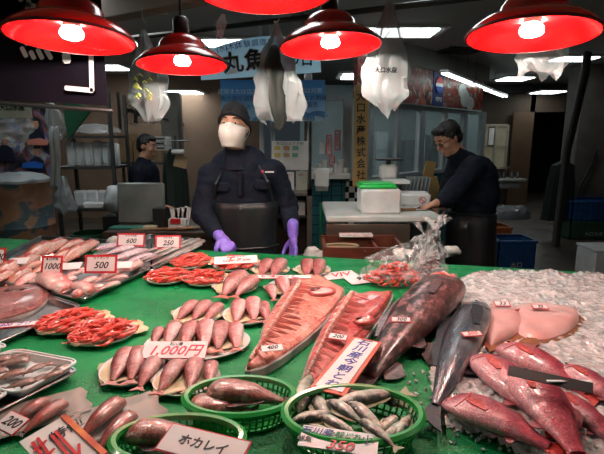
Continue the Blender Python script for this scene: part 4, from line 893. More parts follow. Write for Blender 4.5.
pos = ['standing tail up at the left rim', 'left, beside the upright one', 'at the rear left rim', 'lying across the rear middle', 'in the centre of the heap', 'at the far left, mostly dark', 'centre right, pointing to the bottom', 'close to the right rim at the back', 'tucked at the rear right rim', 'nearest the bottom edge', 'right, pointing up to the rim', 'left of centre, above the card', 'at the right, low in the heap', 'touching the handwritten card', 'at the lower right rim', 'under the others at the rear']
for (h, t_, z), p_ in zip(SF, pos): put(silF, 'small silver fish in the green basket, ' + p_, 'small silver fish in the basket', head=h, tail=t_, z=z + .0, w=1.3, h=1.1, total=.84)
# ---------------------------------------------------------------- steel and foam trays on the left
def tray(label, quad, h, m, name='steel_tray', rim=.012, rad=.03, z=0, group='steel trays'):
    cs = [Vector((*P(a, b, T + z + h).xy, 0)) for a, b in quad]; c = sum(cs, Vector()) / 4; cs = [p - c for p in cs]; lp = round_poly(cs, rad); Z = lambda l, zz: [Vector((p.x, p.y, zz)) for p in l]
    t = thing(name, label, 'tray', (c.x, c.y, T + z), 0, group); i1, i2, i3 = inset(lp, rim), inset(lp, rim + .01), inset(lp, .012)
    n = len(lp); m_ = MB(); m_.rings([Z(inset(lp, rim + .006), 0), Z(inset(lp, rim - .003), h - .004), Z(lp, h - .003), Z(lp, h), Z(i1, h), Z(i2, .004)]); m_.build('tray_body', m, t)
    m_ = MB(); ring = []
    for k in range(n + 1):
        p = lp[k % n]; q = (lp[(k + 1) % n] - lp[k - 1]).normalized(); u = Vector((q.y, -q.x, 0)); ring.append([p + u * (.0035 * math.cos(a)) + Vector((0, 0, h + .0035 * math.sin(a))) for a in [j * PI / 3 for j in range(6)]])
    m_.rings(ring, cap=False); m_.build('rim', m, t); return t, c
tray('wide steel tray at the left with the big split fillet in it', [(82, 306), (-70, 372), (-210, 330), (-10, 276)], .022, steel)
tray('steel tray of pink fish with two red price tags', [(150, 269), (82, 300), (-40, 272), (66, 252)], .022, steel)
tray('steel tray with lilac fish standing by the worker', [(206, 240), (152, 271), (92, 255), (150, 234)], .022, steel)
tray('steel tray of orange-red fish furthest back on the left', [(116, 240), (62, 262), (-50, 282), (-60, 262), (40, 238)][0:1] + [(62, 258), (-60, 288), (40, 236)], .02, steel)
tray('deep steel tray under the white foam tray', [(80, 370), (-20, 420), (-160, 400), (-20, 350)], .02, steel)
whf = mat('foam_tray_white', (.74, .74, .73), .4, coat=.2)
tray('white foam tray with small brown fish at the left', [(80, 361), (18, 394), (-60, 374), (16, 349)], .02, whf, 'foam_tray', .008, .03, .022, 'white foam trays')
tray('white foam tray cut by the left edge, above the brown fish tray', [(8, 346), (-30, 356), (-70, 345), (-20, 338)], .018, whf, 'foam_tray', .008, .02, .022, 'white foam trays')
tray('white foam tray cut by the left edge, below the brown fish tray', [(9, 393), (-30, 412), (-80, 395), (-20, 380)], .018, whf, 'foam_tray', .008, .02, .022, 'white foam trays')
ORG = fish_mat('orange_fish_skin', (.5, .08, .04), (.62, .22, .14), (.7, .42, .36), 60, ysc=.09, scales=.2); LIL = fish_mat('lilac_fish_skin', (.35, .2, .26), (.6, .4, .46), (.72, .58, .62), 80, ysc=.09, scales=.1)
PKG = fish_mat('bright_pink_skin', (.6, .16, .15), (.75, .35, .33), (.8, .55, .52), 60, ysc=.09, scales=.15); BRS = fish_mat('small_brown_skin', (.1, .045, .03), (.22, .11, .075), (.4, .26, .22), 60, ysc=.09, scales=.3)
orgF = make_fish('orange_fish', '', p_red, ORG, redfin, eye=(.1, .03, .022), nseg=16); lilF = make_fish('lilac_fish', '', p_slim, LIL, pinkfin, eye=(.07, .02, .015), pect=False, nseg=16)
pkF = make_fish('pink_fish', '', p_pink, PKG, pinkfin, headless=True, pect=False, dorsal=False, nseg=16, fins2=False); bsF = make_fish('brown_fish', '', p_pink, BRS, darkfin, eye=(.08, .03, .022), pect=False, nseg=16)
R.seed(31)
for h, t_, z in (((44, 262), (6, 276), .016), ((14, 272), (-24, 292), .03), ((90, 247), (58, 266), .03), ((30, 270), (2, 290), .016), ((68, 243), (28, 262), .02), ((84, 242), (52, 256), .02), ((52, 246), (18, 266), .028), ((38, 258), (-4, 282), .02), ((76, 251), (44, 268), .03), ((98, 243), (70, 258), .02), ((20, 264), (-18, 288), .028), ((60, 262), (24, 277), .02)): put(orgF, 'orange-red fish heaped in the rearmost steel tray', 'orange-red fish in the rear tray', head=h, tail=t_, z=z - .012, w=1, h=.9)
for h, t_, z, w in (((60, 288), (34, 276), .026, 1.8), ((34, 276), (10, 290), .02, 1.7), ((74, 296), (98, 286), .026, 1.4), ((90, 292), (66, 284), .03, 1.5), ((120, 282), (96, 290), .026, 1.3), ((132, 268), (104, 274), .03, 1.4), ((76, 277), (52, 286), .034, 1.6), ((46, 282), (12, 284), .012, 1.6), ((66, 292), (42, 280), .012, 1.6), ((78, 285), (58, 294), .02, 1.4), ((96, 278), (72, 289), .02, 1.5), ((118, 272), (88, 284), .018, 1.4), ((104, 285), (80, 293), .01, 1.3), ((86, 270), (58, 280), .02, 1.5), ((142, 264), (112, 276), .014, 1.3), ((110, 262), (84, 272), .02, 1.4), ((128, 276), (100, 282), .01, 1.3)): put(pkF, 'pink fish heaped in the steel tray with two price tags', 'pink fish heaped in the tagged tray', head=h, tail=t_, z=z, w=w, h=1.2)
for h, t_, z in (((150, 250), (104, 262), .02), ((146, 245), (100, 255), .02), ((158, 254), (118, 266), .016), ((136, 242), (96, 250), .026), ((120, 243), (90, 250), .02)): put(lilF, 'lilac fish heaped in the steel tray by the worker, left side', 'lilac fish in the steel tray', head=h, tail=t_, z=z - .01, w=1.4, h=1)
belt = make_fish('belt_fish', '', [(-.5, .006, .006, .006), (-.2, .03, .03, .014), (.3, .04, .04, .02), (.46, .03, .03, .02), (.5, .01, .01, .01)], fish_mat('belt_skin', (.03, .02, .02), (.22, .16, .14), (.6, .55, .52), 90, ysc=.04, scales=.1), darkfin, pect=False, tail=0, fins2=False, dorsal=False, gill=False, nseg=14)
for h, t_, z in (((205, 240), (150, 266), .02), ((200, 238), (144, 262), .025), ((194, 238), (140, 258), .03), ((202, 243), (160, 264), .018), ((184, 238), (134, 255), .03)): put(belt, 'long thin dark and silver fish on the right side of the steel tray', 'long thin fish in the steel tray', head=h, tail=t_, z=z - .006, w=1, h=1)
for h, t_, z in (((20, 352), (-6, 360), .008), ((62, 368), (36, 380), .012), ((44, 362), (20, 374), .012), ((8, 366), (-22, 378), .008), ((30, 357), (-14, 366), .004), ((54, 360), (32, 366), .004), ((68, 362), (46, 376), .004), ((26, 368), (-10, 380), .004), ((50, 373), (18, 386), .004), ((34, 377), (0, 388), .01), ((12, 356), (-26, 362), .01)): put(bsF, 'small brown fish lying in the white foam tray', 'small brown fish in the foam tray', head=h, tail=t_, z=z + .03, w=2.0)
# crossed claws and little red cap in that tray
# large fillet in the wide tray
t = thing('split_fish', 'dark pink split fish lying open in the wide steel tray', 'fish'); ol = smooth_loop(loopw([(50, 288), (42, 303), (20, 314), (-20, 322), (-60, 326), (-60, 296), (-10, 291), (20, 286)], T + .02), 4); sp = loopw([(40, 292), (10, 298), (-50, 306)], T + .02)
m_ = MB(); pillow(m_, inset(ol, -.004), sp, .012, T + .005, edge=.8); m_.build('skin', skin, t); m_ = MB(); pillow(m_, ol, sp, .03, T + .01, edge=.35, wob=.007, nr=9); m_.build('flesh', flesh_mat('dull_flesh', (.08, .02, .02), (.22, .07, .06), (.36, .17, .16)), t)
for q in ((36, 287), (24, 290), (10, 291)): c = P(*q, T + .035); MB().ball((c.x, c.y, T + .034), (.02, .012, .008), M=Matrix.Rotation(.5, 3, 'Z')).build('cavity', mat('dark_gut2', (.02, .01, .012), .3), t)
# pairs of reddish fish at the lower left on wrappers
for (px, py, a, b, rz, wh) in ((36, 418, .1, .06, .6, 'below the left pair of red-brown fish'), (112, 424, .1, .065, .6, 'below the right pair of red-brown fish')): wrapper(P(px, py), a, b, rz, wh, m=mat('wax_paper', (.3, .27, .24), .4))
rbF = make_fish('red_brown_fish', '', p_pink, fish_mat('red_brown_skin', (.15, .025, .02), (.32, .07, .06), (.42, .18, .15), 60, ysc=.09, scales=.25), darkfin, eye=(.05, .03, .02), pect=False, dorsal=False, tail=.1, fins2=False, gill=False)
for h, t_, lb in (((48, 398), (2, 428), 'red-brown fish at the lower left, left one of the left pair'), ((66, 401), (14, 438), 'red-brown fish at the lower left, right one of the left pair'), ((122, 400), (70, 446), 'red-brown fish at the lower left with open eye, left one of the right pair'), ((134, 413), (88, 458), 'red-brown fish beside the basket, right one of the right pair')): put(rbF, lb, 'red-brown fish at the lower left', head=h, tail=t_, z=.012, w=1.35, h=1.1)
# ---------------------------------------------------------------- shrimp bags
def lump_bag(label, c, r, knot, m, seed):
    t = thing('clear_bag', label, 'bag', (c.x, c.y, T), 0, 'clear bags of shellfish'); rs = []; n = 30; k0 = Vector((knot[0] - c.x, knot[1] - c.y, knot[2] - T))
    for k in range(22):
        f = k / 21
        if f < .5: g = f / .5; z = r[2] * (.04 + .8 * g); s = (.75 + .25 * math.sin(PI * min(1, g * 1.3)) ) ; cc = Vector((0, 0, z)); 
        else: g = (f - .5) / .5; cc = Vector((0, 0, r[2] * .84)).lerp(k0, g); s = (1 - g) ** 1.1 * .86 + .1 + .14 * max(0, g - .75) * 4
        rs.append([cc + Vector((r[0] * s * math.cos(a) * (1 + .16 * math.sin(a * 7 + seed) * f + .12 * noise.noise(Vector((math.cos(a) * 2, math.sin(a) * 2, f * 4 + seed)))), r[1] * s * math.sin(a) * (1 + .15 * math.cos(a * 5 + seed) * f), .01 * noise.noise(Vector((a, f * 5, seed))))) for a in [2 * PI * j / n for j in range(n)]])
    MB().rings(rs).build('film', m, t, angle=80)
    MB().tube([k0 * .92 + Vector((.012 * math.cos(a), .012 * math.sin(a), 0)) for a in [j * PI / 4 for j in range(9)]], .003, 6).build('knot', filmw, t)
    m_ = MB(); [m_.rings([[k0 + Vector((dx * q, .02 * q, .05 * q + .01 * math.sin(i * 2))) * 1 for dx in (s_ - .006 - .012 * q, s_ + .006 + .012 * q)] + [k0 + Vector((s_ * q + .01, .02 * q + .003, .05 * q))] for q in (0, .4, .8, 1.1)]) for i, s_ in enumerate((-.03, .03, .05))]; m_.build('handle', filmb, t)
    return t
c1 = P(396, 284, T) - Vector((0, .04, 0)); c2 = P(428, 280, T) - Vector((0, .04, 0)); kn = D(432, 236, c2.y + .03)
lump_bag('clear plastic bag full of red shrimp on the green cover', c1 + Vector((0, .06, 0)), (.15, .1, .11), kn + Vector((-.03, 0, 0)), filmb, 2)
lump_bag('clear plastic bag of grey-pink shellfish beside the shrimp bag', c2 + Vector((0, .06, 0)), (.09, .085, .12), kn + Vector((.015, .01, .02)), filmb, 5)
pile(c1 + Vector((0, .06, 0)), .125, .08, 110, .085, 'red shrimp packed in the clear plastic bag', 'red shrimp in the clear bag', z0=.008, scale=.95)
gm = mat('grey_shrimp', (.5, .28, .26), .3, col2=(.25, .12, .12), scale=50, coat=.6); gp = [shrimp_mesh(s).build('shellfish', gm) for s in (1.3, 2.5, 3.4)]
pile(c2 + Vector((0, .06, 0)), .07, .07, 80, .1, 'grey-pink shellfish packed in the smaller clear bag', 'grey-pink shellfish in the clear bag', z0=.008, scale=.95, protos=gp)
# crumpled white paper behind
for px, py, y, s, lb in ((113, 236, 2.55, .03, 'crumpled white wad behind the far left tray'), (402, 250, 2.26, .03, 'crumpled pale wad by the shrimp bags'), (452, 259, 2.32, .03, 'crumpled white cloth right of the shellfish bag'), (312, 255, 2.7, .045, 'crumpled white plastic behind the counter by the gloved hand'), (325, 257, 2.68, .035, 'crumpled white plastic behind the counter near the wooden tray')):
    c = D(px, py, y); zz = min(c.z, T + .05) if y < 2.5 else c.z; m_ = MB(); m_.ball((0, 0, 0), (s * 1.4, s, s), 20, 14)
    for v in m_.v: v *= 1 + .5 * noise.noise(v * 28 + Vector((px, 0, 0)))
    o = single(m_, 'crumpled_wad', mat('wad_white', (.6, .58, .55), .7), lb, 'wad', angle=20); o.location = (c.x, c.y, T + s * .8 if y < 2.56 else c.z)
    if y > 2.56: stt = thing('bin_stand', 'low dark bin under the crumpled plastic at x' if False else ('low dark bin under the crumpled plastic by the glove' if px < 320 else 'low dark bin under the crumpled plastic by the wooden tray'), 'bin'); MB().box((c.x, c.y, (c.z - s) / 2), (.1, .16, c.z - s), bev=.01).build('bin_body', black, stt)
# ---------------------------------------------------------------- price cards
cardw = mat('card_white', (.78, .7, .7), .5, col2=(.7, .62, .63))
def price_card(label, ctr, w, h, s1, s2, y_off=0, tilt=70, rz=0, z=.0, frame_=True, big=ink, small=ink, shear=.3, stand=True, name='price_tag', sz=.5, group=None, roll=0, bord=.12, sz1=.17, hgt=None):
    """card on the counter, projected centre at ctr px; w, h in metres"""
    th = math.radians(tilt); zc = (T + z + h * math.sin(th) / 2 + .004) if hgt is None else T + hgt; c = P(ctr[0], ctr[1], zc); t = thing(name, label, 'price tag', (c.x, c.y, zc), 0, group)
    M_ = Matrix.Rotation(rz, 4, 'Z') @ Matrix.Rotation(th, 4, 'X') @ Matrix.Rotation(roll, 4, 'Z')
    MB().box((0, 0, 0), (w, h, .002)).build('card', redframe if frame_ else cardw, t).matrix_local = M_
    if frame_: MB().box((0, 0, .0012), (w - bord * h * 2, h - bord * h * 2, .002)).build('inner_card', cardw, t).matrix_local = M_
    if s1: text(s1, h * sz1, small, t, M_ @ Matrix.Translation((0, h * .31, .0025)), bold=h * .002, name='small_lettering')
    if s2: text(s2, h * sz, big, t, M_ @ Matrix.Translation((0, -h * (.08 if s1 else 0), .0025)), shear=shear, bold=h * .008, name='number')
    if stand: MB().tube([(0, 0, -h / 2), (0, .02, -h / 2 - .0), (0, .05, -h / 2)], .003, 6).build('foot', steel, t)
    return t
S = lambda px, y: px / F * y
price_card('red-framed tag reading 500 on the pink fish tray, right one', (101, 264), .13, .075, 'カナガシラ', '500', big=ink, hgt=.09)
price_card('red-framed tag reading 1000 on the pink fish tray, left one', (52, 265), .085, .075, '本日の魚', '1000', sz=.45, hgt=.09)
price_card('red-framed tag reading 600 on the lilac fish tray', (131, 240), .145, .07, 'サワラ切身', '600', hgt=.065)
price_card('red-framed tag reading 250 beside the tag reading 600', (168, 242), .13, .07, 'タチウオ', '250', hgt=.06, rz=.06)
price_card('red-framed tag cut by the left edge over the orange fish', (-2, 257), .07, .085, '', '800', hgt=.06)
for (px, py, a, lb) in ((71, 266, .2, 'white card lying on the pink fish, between the two framed tags'), (18, 261, .2, 'white card lying on the orange fish at the left edge'), (122, 265, .2, 'white card lying right of the tag reading 500')):
    price_card(lb, (px, py), .08, .06, '', '', tilt=12, rz=a, hgt=.06, frame_=False, stand=False, name='blank_card')
o = price_card('flat white card with red letters across the rear shrimp plates', (236, 260), .2, .075, '石川産 甘えび', '1パック 500', tilt=14, rz=.18, hgt=.045, frame_=True, stand=False, small=redink, big=redink, sz=.32, bord=.03)
price_card('white card with red and black writing reading 1,000 on the six fish', (175, 350), .17, .06, '石川産', '1,000円', tilt=22, rz=.0, hgt=.045, frame_=True, stand=False, bord=.025, big=mat('pink_red_ink', (.75, .02, .08), .5), sz=.72, sz1=.2)
price_card('flat white card over the small fish plates reading 石川産', (278, 277), .27, .028, '', '石川産のどぐろ', tilt=12, rz=-.02, hgt=.045, frame_=True, stand=False, bord=.05, sz=.7, big=redink, shear=0)
price_card('white card with red strokes lying behind the shrimp bag, left one', (340, 275), .15, .085, '', 'VIV', tilt=3, rz=.35, hgt=.004, frame_=False, stand=False, big=redink, sz=.75)
price_card('white card with black mark leaning by the shrimp bag, right one', (361, 279), .13, .1, '', '93', tilt=3, rz=.35, hgt=.005, frame_=False, stand=False, big=ink, sz=.5)
price_card('small tag reading 400 on the larger split fish', (272, 348), .055, .024, '', '400', tilt=12, rz=.2, hgt=.058, stand=False, sz=.8, frame_=False, name='fish_tag')
price_card('small red-edged tag reading 200 on the smaller split fish', (338, 337), .055, .028, '', '200', tilt=12, rz=-.35, hgt=.055, stand=False, sz=.7, name='fish_tag')
price_card('small tag reading 300 on the huge dark fish', (401, 320), .05, .022, '', '300', tilt=14, rz=-.1, hgt=.14, stand=False, sz=.8, name='fish_tag')
price_card('small red-edged tag on the dark blue fish', (472, 334), .055, .022, '', '500', tilt=10, rz=.15, hgt=.085, stand=False, sz=.85, name='fish_tag', big=redink)
price_card('small tag reading 33 on the left flat fish', (502, 304), .05, .028, '', '33', tilt=16, rz=-.1, hgt=.058, stand=False, sz=.8, name='fish_tag')
price_card('small tag reading 22 on the right flat fish', (540, 307), .05, .022, '', '22', tilt=16, rz=-.05, hgt=.058, stand=False, sz=.8, name='fish_tag')
t = price_card('dark-backed tag folded over the front red fish', (549, 379), .155, .026, '', '', tilt=25, rz=-.5, hgt=.11, stand=False, frame_=False, name='fish_tag', sz=.6)
t.children[0].data.materials[0] = black
MB().box((0, 0, .0015), (.09, .007, .002)).build('printed_edge', cardw, t).matrix_local = t.children[0].matrix_local @ Matrix.Translation((.035, -.011, 0)); text('タイ 900', .006, redink, t, t.children[0].matrix_local @ Matrix.Translation((.035, -.011, .003)))
price_card('flat tag with purple letters in the wide steel tray', (15, 325), .14, .03, '', '800 ブリ', tilt=6, rz=.25, hgt=.008, stand=False, frame_=True, big=mat('purple_ink', (.12, .02, .3), .5), name='fish_tag', sz=.8)
price_card('small red-edged tag reading 200 on the left red-brown fish', (12, 423), .06, .04, '', '200', tilt=20, rz=-.5, hgt=.06, stand=False, name='fish_tag', sz=.7, bord=.05)
price_card('red-edged white card with black characters on the basket cut by the bottom edge', (203, 446), .16, .06, '', 'ホカレイ', tilt=15, rz=-.35, hgt=.075, stand=False, bord=.05, shear=0, sz=.4)
# long red-bordered sign
def ground_sign(label, quad, z, m_edge, m_in, bord, items, th=.003, cat='sign', name='paper_sign'):
    cs = [P(a, b, T + z_) for (a, b), z_ in zip(quad, z)]; o_ = (cs[0] + cs[1] + cs[2] + cs[3]) / 4; X = ((cs[1] - cs[0]) + (cs[2] - cs[3])) / 2; Y = ((cs[0] - cs[3]) + (cs[1] - cs[2])) / 2; w, h = X.length, Y.length
    t = thing(name, label, cat, o_); M_ = frame((0, 0, 0), X, X.cross(Y))
    if h > w: w = (X - Y.normalized() * X.dot(Y.normalized())).length; M_ = frame((0, 0, 0), Y.cross(X.cross(Y)), X.cross(Y))
    else: h = (Y - X.normalized() * Y.dot(X.normalized())).length
    if True: MB().box((0, 0, 0), (w, h, th)).build('card', m_edge, t).matrix_local = M_
    if m_in: MB().box((0, 0, th * .6), (w - 2 * bord, h - 2 * bord, th)).build('inner_card', m_in, t).matrix_local = M_
    for s, sz, mt, x, y, rot, sh, bd in items: text(s, sz * h, mt, t, M_ @ Matrix.Translation((x * w, y * h, th * 1.2)) @ Matrix.Rotation(rot, 4, 'Z'), shear=sh, bold=bd * h, name='lettering')
    return t, w, h, M_
orangem = mat('orange_border', (.75, .12, .06), .5)
ground_sign('long orange-red bordered sign with blue characters before the split fish', [(352, 338), (383, 342), (346, 394), (308, 390)], (.06, .06, .055, .055), orangem, cardw, .009, [(s, .125, blueink, 0, .4 - k * .132, 0, .1, .0015) for k, s in enumerate('石川産今朝とれ')])
ground_sign('white sign with blue, green and red writing over the silver fish', [(308, 425), (382, 437), (374, 456), (293, 446)], (.06, .06, .055, .055), cardw, None, 0, [('石川産', .36, blueink, -.3, .22, 0, .2, .002), ('今朝どれ', .3, greenink, .05, .2, 0, .2, .002), ('小', .45, ink, .36, .12, 0, 0, .002), ('350', .6, redink, .02, -.3, 0, .3, .004), ('鮮魚', .25, ink, -.43, -.2, 0, 0, .002)])
t, w_, h_, M_ = ground_sign('large white sign with red strokes and orange edge at the lower left corner', [(22, 438), (64, 419), (118, 456), (50, 486)], (.05, .06, .055, .04), mat('grey_card', (.72, .67, .65), .6), None, 0, [('特価', .2, ink, .26, .22, 0, .2, .002)], name='paper_sign')
m_ = MB()
for q in ([(-.4, .2), (-.14, .24)], [(-.42, 0), (-.14, .04)], [(-.22, .36), (-.32, -.36)], [(-.34, .34), (-.4, -.2)], [(.0, .26), (-.04, -.3)], [(.1, .3), (.08, -.3), (.24, -.12)]): strokes(m_, [(x * w_, y * h_) for x, y in q], .0055, M_ @ Matrix.Translation((0, 0, .004)))
m_.build('red_strokes', redink, t)
MB().box((w_ * .44, 0, .003), (w_ * .12, h_ * .98, .003)).build('orange_edge', mat('orange_grad', (.8, .25, .05), .5, col2=(.5, .03, .02), scale=14), t).matrix_local = M_
# ================================================================ stalls behind the counter
ws = thing('work_table', 'white-topped work table with steel front where fish are cut', 'table')
a = D(326, 240, 2.95); b = D(440, 240, 2.95); zt = 1.0
m_ = MB(); m_.box(((a.x + b.x) / 2, 3.27, zt - .02), (b.x - a.x, .68, .04), bev=.008); m_.build('worktop', mat('white_board', (.62, .64, .62), .4, col2=(.5, .5, .47), scale=5), ws)
MB().box(((a.x + b.x) / 2 - .1, 2.93, .74), (b.x - a.x - .2, .02, .42), bev=.003).build('front_panel', mat('brown_steel', (.2, .15, .12), .35, .7, col2=(.14, .1, .08), scale=4, bmp=.05), ws)
m_ = MB(); [m_.tube([(x, y, 0), (x, y, zt - .04)], .02, 10) for x in (a.x + .05,) for y in (3.0, )]
for x in (a.x + .05, b.x - .05):
    for y in (2.99, 3.62): MB().tube([(x, y, 0), (x, y, zt - .04)], .02, 10).build('leg', steel, ws)
tb = thing('wooden_tray', 'dark reddish wooden tray standing behind the green cover', 'tray'); c = D(363, 250, 2.6); wdt = .4
m_ = MB(); m_.box((c.x, 2.68, .79), (.46, .3, .02)); m_.box((c.x, 2.54, .835), (.46, .02, .11)); m_.box((c.x, 2.82, .84), (.46, .02, .12)); m_.box((c.x - .22, 2.68, .84), (.02, .28, .1)); m_.box((c.x + .22, 2.68, .84), (.02, .28, .1)); m_.box((c.x + .08, 2.68, .86), (.016, .27, .03)); m_.build('body', mat('red_wood', (.13, .035, .02), .4, col2=(.08, .02, .01), scale=6, bmp=.15), tb)
for k in range(4): MB().ball((c.x + .0 + .05 * k, 2.525, .87), (.007, .006, .007), 10, 6).build('rivet', darkwood, tb)
sb = thing('tray_stand', 'low dark stand holding the wooden tray behind the counter', 'stand'); MB().box((c.x, 2.68, .389), (.42, .26, .778), bev=.01).build('body', dsteel, sb)
m_ = MB(); R.seed(2)
for k in range(5): m_.tube([(c.x - .12 + (.075 + .006 * k) * math.cos(a_), 2.66 + (.05) * math.sin(a_), .808 + .016 * k) for a_ in [j * PI / 9 for j in range(19)]], .007, 6)
single(m_, 'rope_coil', mat('rope', (.4, .3, .17), .8, bmp=.3, bscale=200), 'coil of pale rope lying in the wooden tray', 'rope')
m_ = MB().box((c.x - .02, 2.8, .907), (.2, .07, .012)); single(m_, 'paper_slip', mat('printed', (.6, .35, .33), .6, col2=(.75, .72, .7), scale=40), 'printed paper slip lying on the back rim of the wooden tray', 'paper')
t = foam_box('white foam box with bright green plastic lid on the work table', (D(379, 200, 3.1).x, 3.13, 1.0), (.26, .24, .16), 0, False)
m_ = MB(); X = D(376, 200, 3.1).x; m_.box((X, 3.13, 1.175), (.25, .22, .024), bev=.01); m_.box((X, 3.13, 1.192), (.21, .18, .012), bev=.005); m_.v = [v - t.location for v in m_.v]; m_.build('lid', mat('bright_green', (.02, .6, .1), .3, coat=.3), t)
t = foam_box('long white foam box with round red mark behind the green-lidded box', (D(411, 200, 3.45).x, 3.46, 1.0), (.26, .2, .09), -.1, False)
MM = Matrix.Translation((.07, -.104, .045)) @ Matrix.Rotation(PI / 2, 4, 'X'); m_ = MB(); m_.tube([MM @ Vector((.022 * math.cos(a_), .022 * math.sin(a_), 0)) for a_ in [j * PI / 8 for j in range(17)]], .0025, 5, cap=False); m_.tube([MM @ Vector((-.015, .015, 0)), MM @ Vector((.015, -.015, 0))], .0025, 5); m_.build('no_sign', redink, t)
m_ = MB().panel(386, 181, 410, 184, 3.42, .2); m_.v = [v for v in m_.v]; single(m_, 'foam_board', foam, 'loose white foam board lying over the long foam box', 'board')
t = thing('kitchen_scale', 'dark and white scale standing in the office window gap', 'scale'); c = D(388, 172, 3.75)
m_ = MB(); m_.box((c.x, 3.75, c.z), (.14, .1, .12), bev=.02); m_.build('body', white, t); MB().box((c.x, 3.73, c.z + .1), (.2, .12, .015), bev=.005).build('pan', black, t); MB().tube([(c.x, 3.75, c.z + .05), (c.x, 3.75, c.z + .1)], .02, 10).build('stem', black, t); MB().lathe([(.001, 0), (.035, 0), (.035, .01), (.001, .01)], 20, Matrix.Translation((c.x, 3.7, c.z)) @ Matrix.Rotation(PI / 2, 4, 'X')).build('dial', paper, t)
st = thing('side_shelf', 'low dark shelf behind the foam boxes carrying the scale', 'shelf'); MB().box((c.x, 3.78, c.z - .08), (.3, .16, .03), bev=.004).build('board', dsteel, st)
for s in (-1, 1): MB().box((c.x + s * .12, 3.78, (c.z - .095) / 2), (.03, .14, c.z - .095)).build('leg', dsteel, st)
m_ = MB().box((c.x - .02, 3.74, c.z - .065 + .03), (.0, .0, .0))
o = thing('cardboard_sheet', 'folded brown cardboard leaning behind the man with glasses', 'cardboard'); m_ = MB(); cc = D(431, 178, 4.3); m_.box((cc.x - .02, 4.35, cc.z), (.09, .03, .3), Matrix.Rotation(.2, 3, 'Y')); m_.box((cc.x + .05, 4.36, cc.z - .1), (.1, .03, .2), Matrix.Rotation(-.3, 3, 'Y')); m_.build('sheet', mat('yellow_card', (.38, .24, .08), .7), o)
MB().box((cc.x, 4.37, (cc.z - .2) / 2), (.2, .1, cc.z - .2)).build('prop', dsteel, o)
rk = thing('dish_rack', 'row of thin upright grey trays beside the foam box', 'rack'); cc = D(421, 196, 3.5)
for k in range(6): MB().box((cc.x + .03 * k - .03, 3.85, 1.07), (.006, .2, .2), Matrix.Rotation(.15, 3, 'Y')).build('upright_tray', greyframe, rk)
MB().box((cc.x + .05, 3.85, .485), (.24, .22, .965)).build('stand', dsteel, rk)
t = thing('knife', 'long knife lying on the white worktop by his hands', 'knife'); c = D(420, 207, 3.15); m_ = MB(); Mk = Matrix.Translation((c.x, c.y, 1.003)) @ Matrix.Rotation(.15, 4, 'Z')
m_.prism([(-.03, -.012), (.14, -.012), (.17, .012), (-.03, .014)], .003, Mk); m_.build('blade', steel, t); MB().box(Mk @ Vector((-.09, 0, .008)), (.12, .022, .018), bev=.006).build('handle', wood, t)
m_ = MB().box((D(420, 206, 3.2).x + .05, 3.28, 1.0 + .008), (.26, .16, .016), bev=.004); 
o = make_fish('cut_fish', 'dark red fish being cut on the board under his hands', p_slim, fish_mat('cut_skin', (.08, .01, .01), (.2, .03, .03), (.4, .15, .12)), darkfin, pect=False, nseg=12); c = D(434, 207, 3.2); o.location = (c.x, 3.25, 1.0); o.scale = (.3, .3, .3); o.rotation_euler.z = .2
# left back table with boxes
lt = thing('back_table', 'dark wooden table behind the left trays', 'table'); a = D(105, 235, 3.15); b = D(215, 235, 3.15); zt = .86
MB().box(((a.x + b.x) / 2, 3.4, zt - .02), (b.x - a.x, .6, .04), bev=.005).build('tabletop', darkwood, lt); MB().box(((a.x + b.x) / 2, 3.12, zt - .1), (b.x - a.x, .02, .12)).build('apron', darkwood, lt)
for x in (a.x + .05, b.x - .05):
    for y in (3.15, 3.65): MB().box((x, y, zt / 2 - .02), (.05, .05, zt - .04)).build('leg', darkwood, lt)
c = D(139, 204, 3.4); m_ = MB(); m_.box((c.x, 3.45, zt + .15), (.35, .03, .3), Matrix.Rotation(-.12, 3, 'X'), bev=.012); single(m_, 'metal_sheet', mat('grey_sheet', (.22, .25, .24), .35, .2, bmp=.03), 'large grey metal sheet standing upright on the back table', 'sheet')
c = D(122, 224, 3.25); m_ = MB().box((c.x + .06, 3.25, zt + .006), (.28, .1, .012), bev=.004); single(m_, 'green_board', mat('teal_plastic', (.02, .16, .12), .4), 'flat green plastic board in front of the grey sheet', 'board')
c = D(150, 224, 3.22); m_ = MB().box((c.x, 3.22, zt + .012), (.09, .06, .024), bev=.004); single(m_, 'small_block', mat('cream_block', (.5, .45, .3), .6), 'small cream block at the right end of the green board', 'block')
c = D(161, 217, 3.3); m_ = MB().box((c.x, 3.3, zt + .07), (.09, .1, .14), bev=.004); single(m_, 'small_box', black, 'small black box between the grey sheet and the white card box', 'box')
t = thing('card_box', 'open white box of papers with red label on the back table', 'box'); c = D(178, 215, 3.25); m_ = MB(); m_.box((c.x, 3.25, zt + .035), (.12, .09, .07), bev=.004); m_.build('body', white, t)
for k in range(4): MB().box((c.x - .03 + .028 * k, 3.27, zt + .08), (.05, .004, .11 + .01 * k), Matrix.Rotation(.12 * k - .1, 3, 'Y')).build('paper', paper, t)
MB().box((c.x - .005, 3.195, zt + .06), (.07, .006, .035)).build('label', redink, t)
m_ = MB()
for k in range(5): m_.box((D(150 + 12 * k, 228, 3.2).x, 3.2, zt + .004 + .003 * k), (.25, .03, .006), Matrix.Rotation(.25 + .05 * k, 3, 'Z'))
single(m_, 'wooden_strips', wood, 'loose brown wooden strips lying on the back table', 'slats')
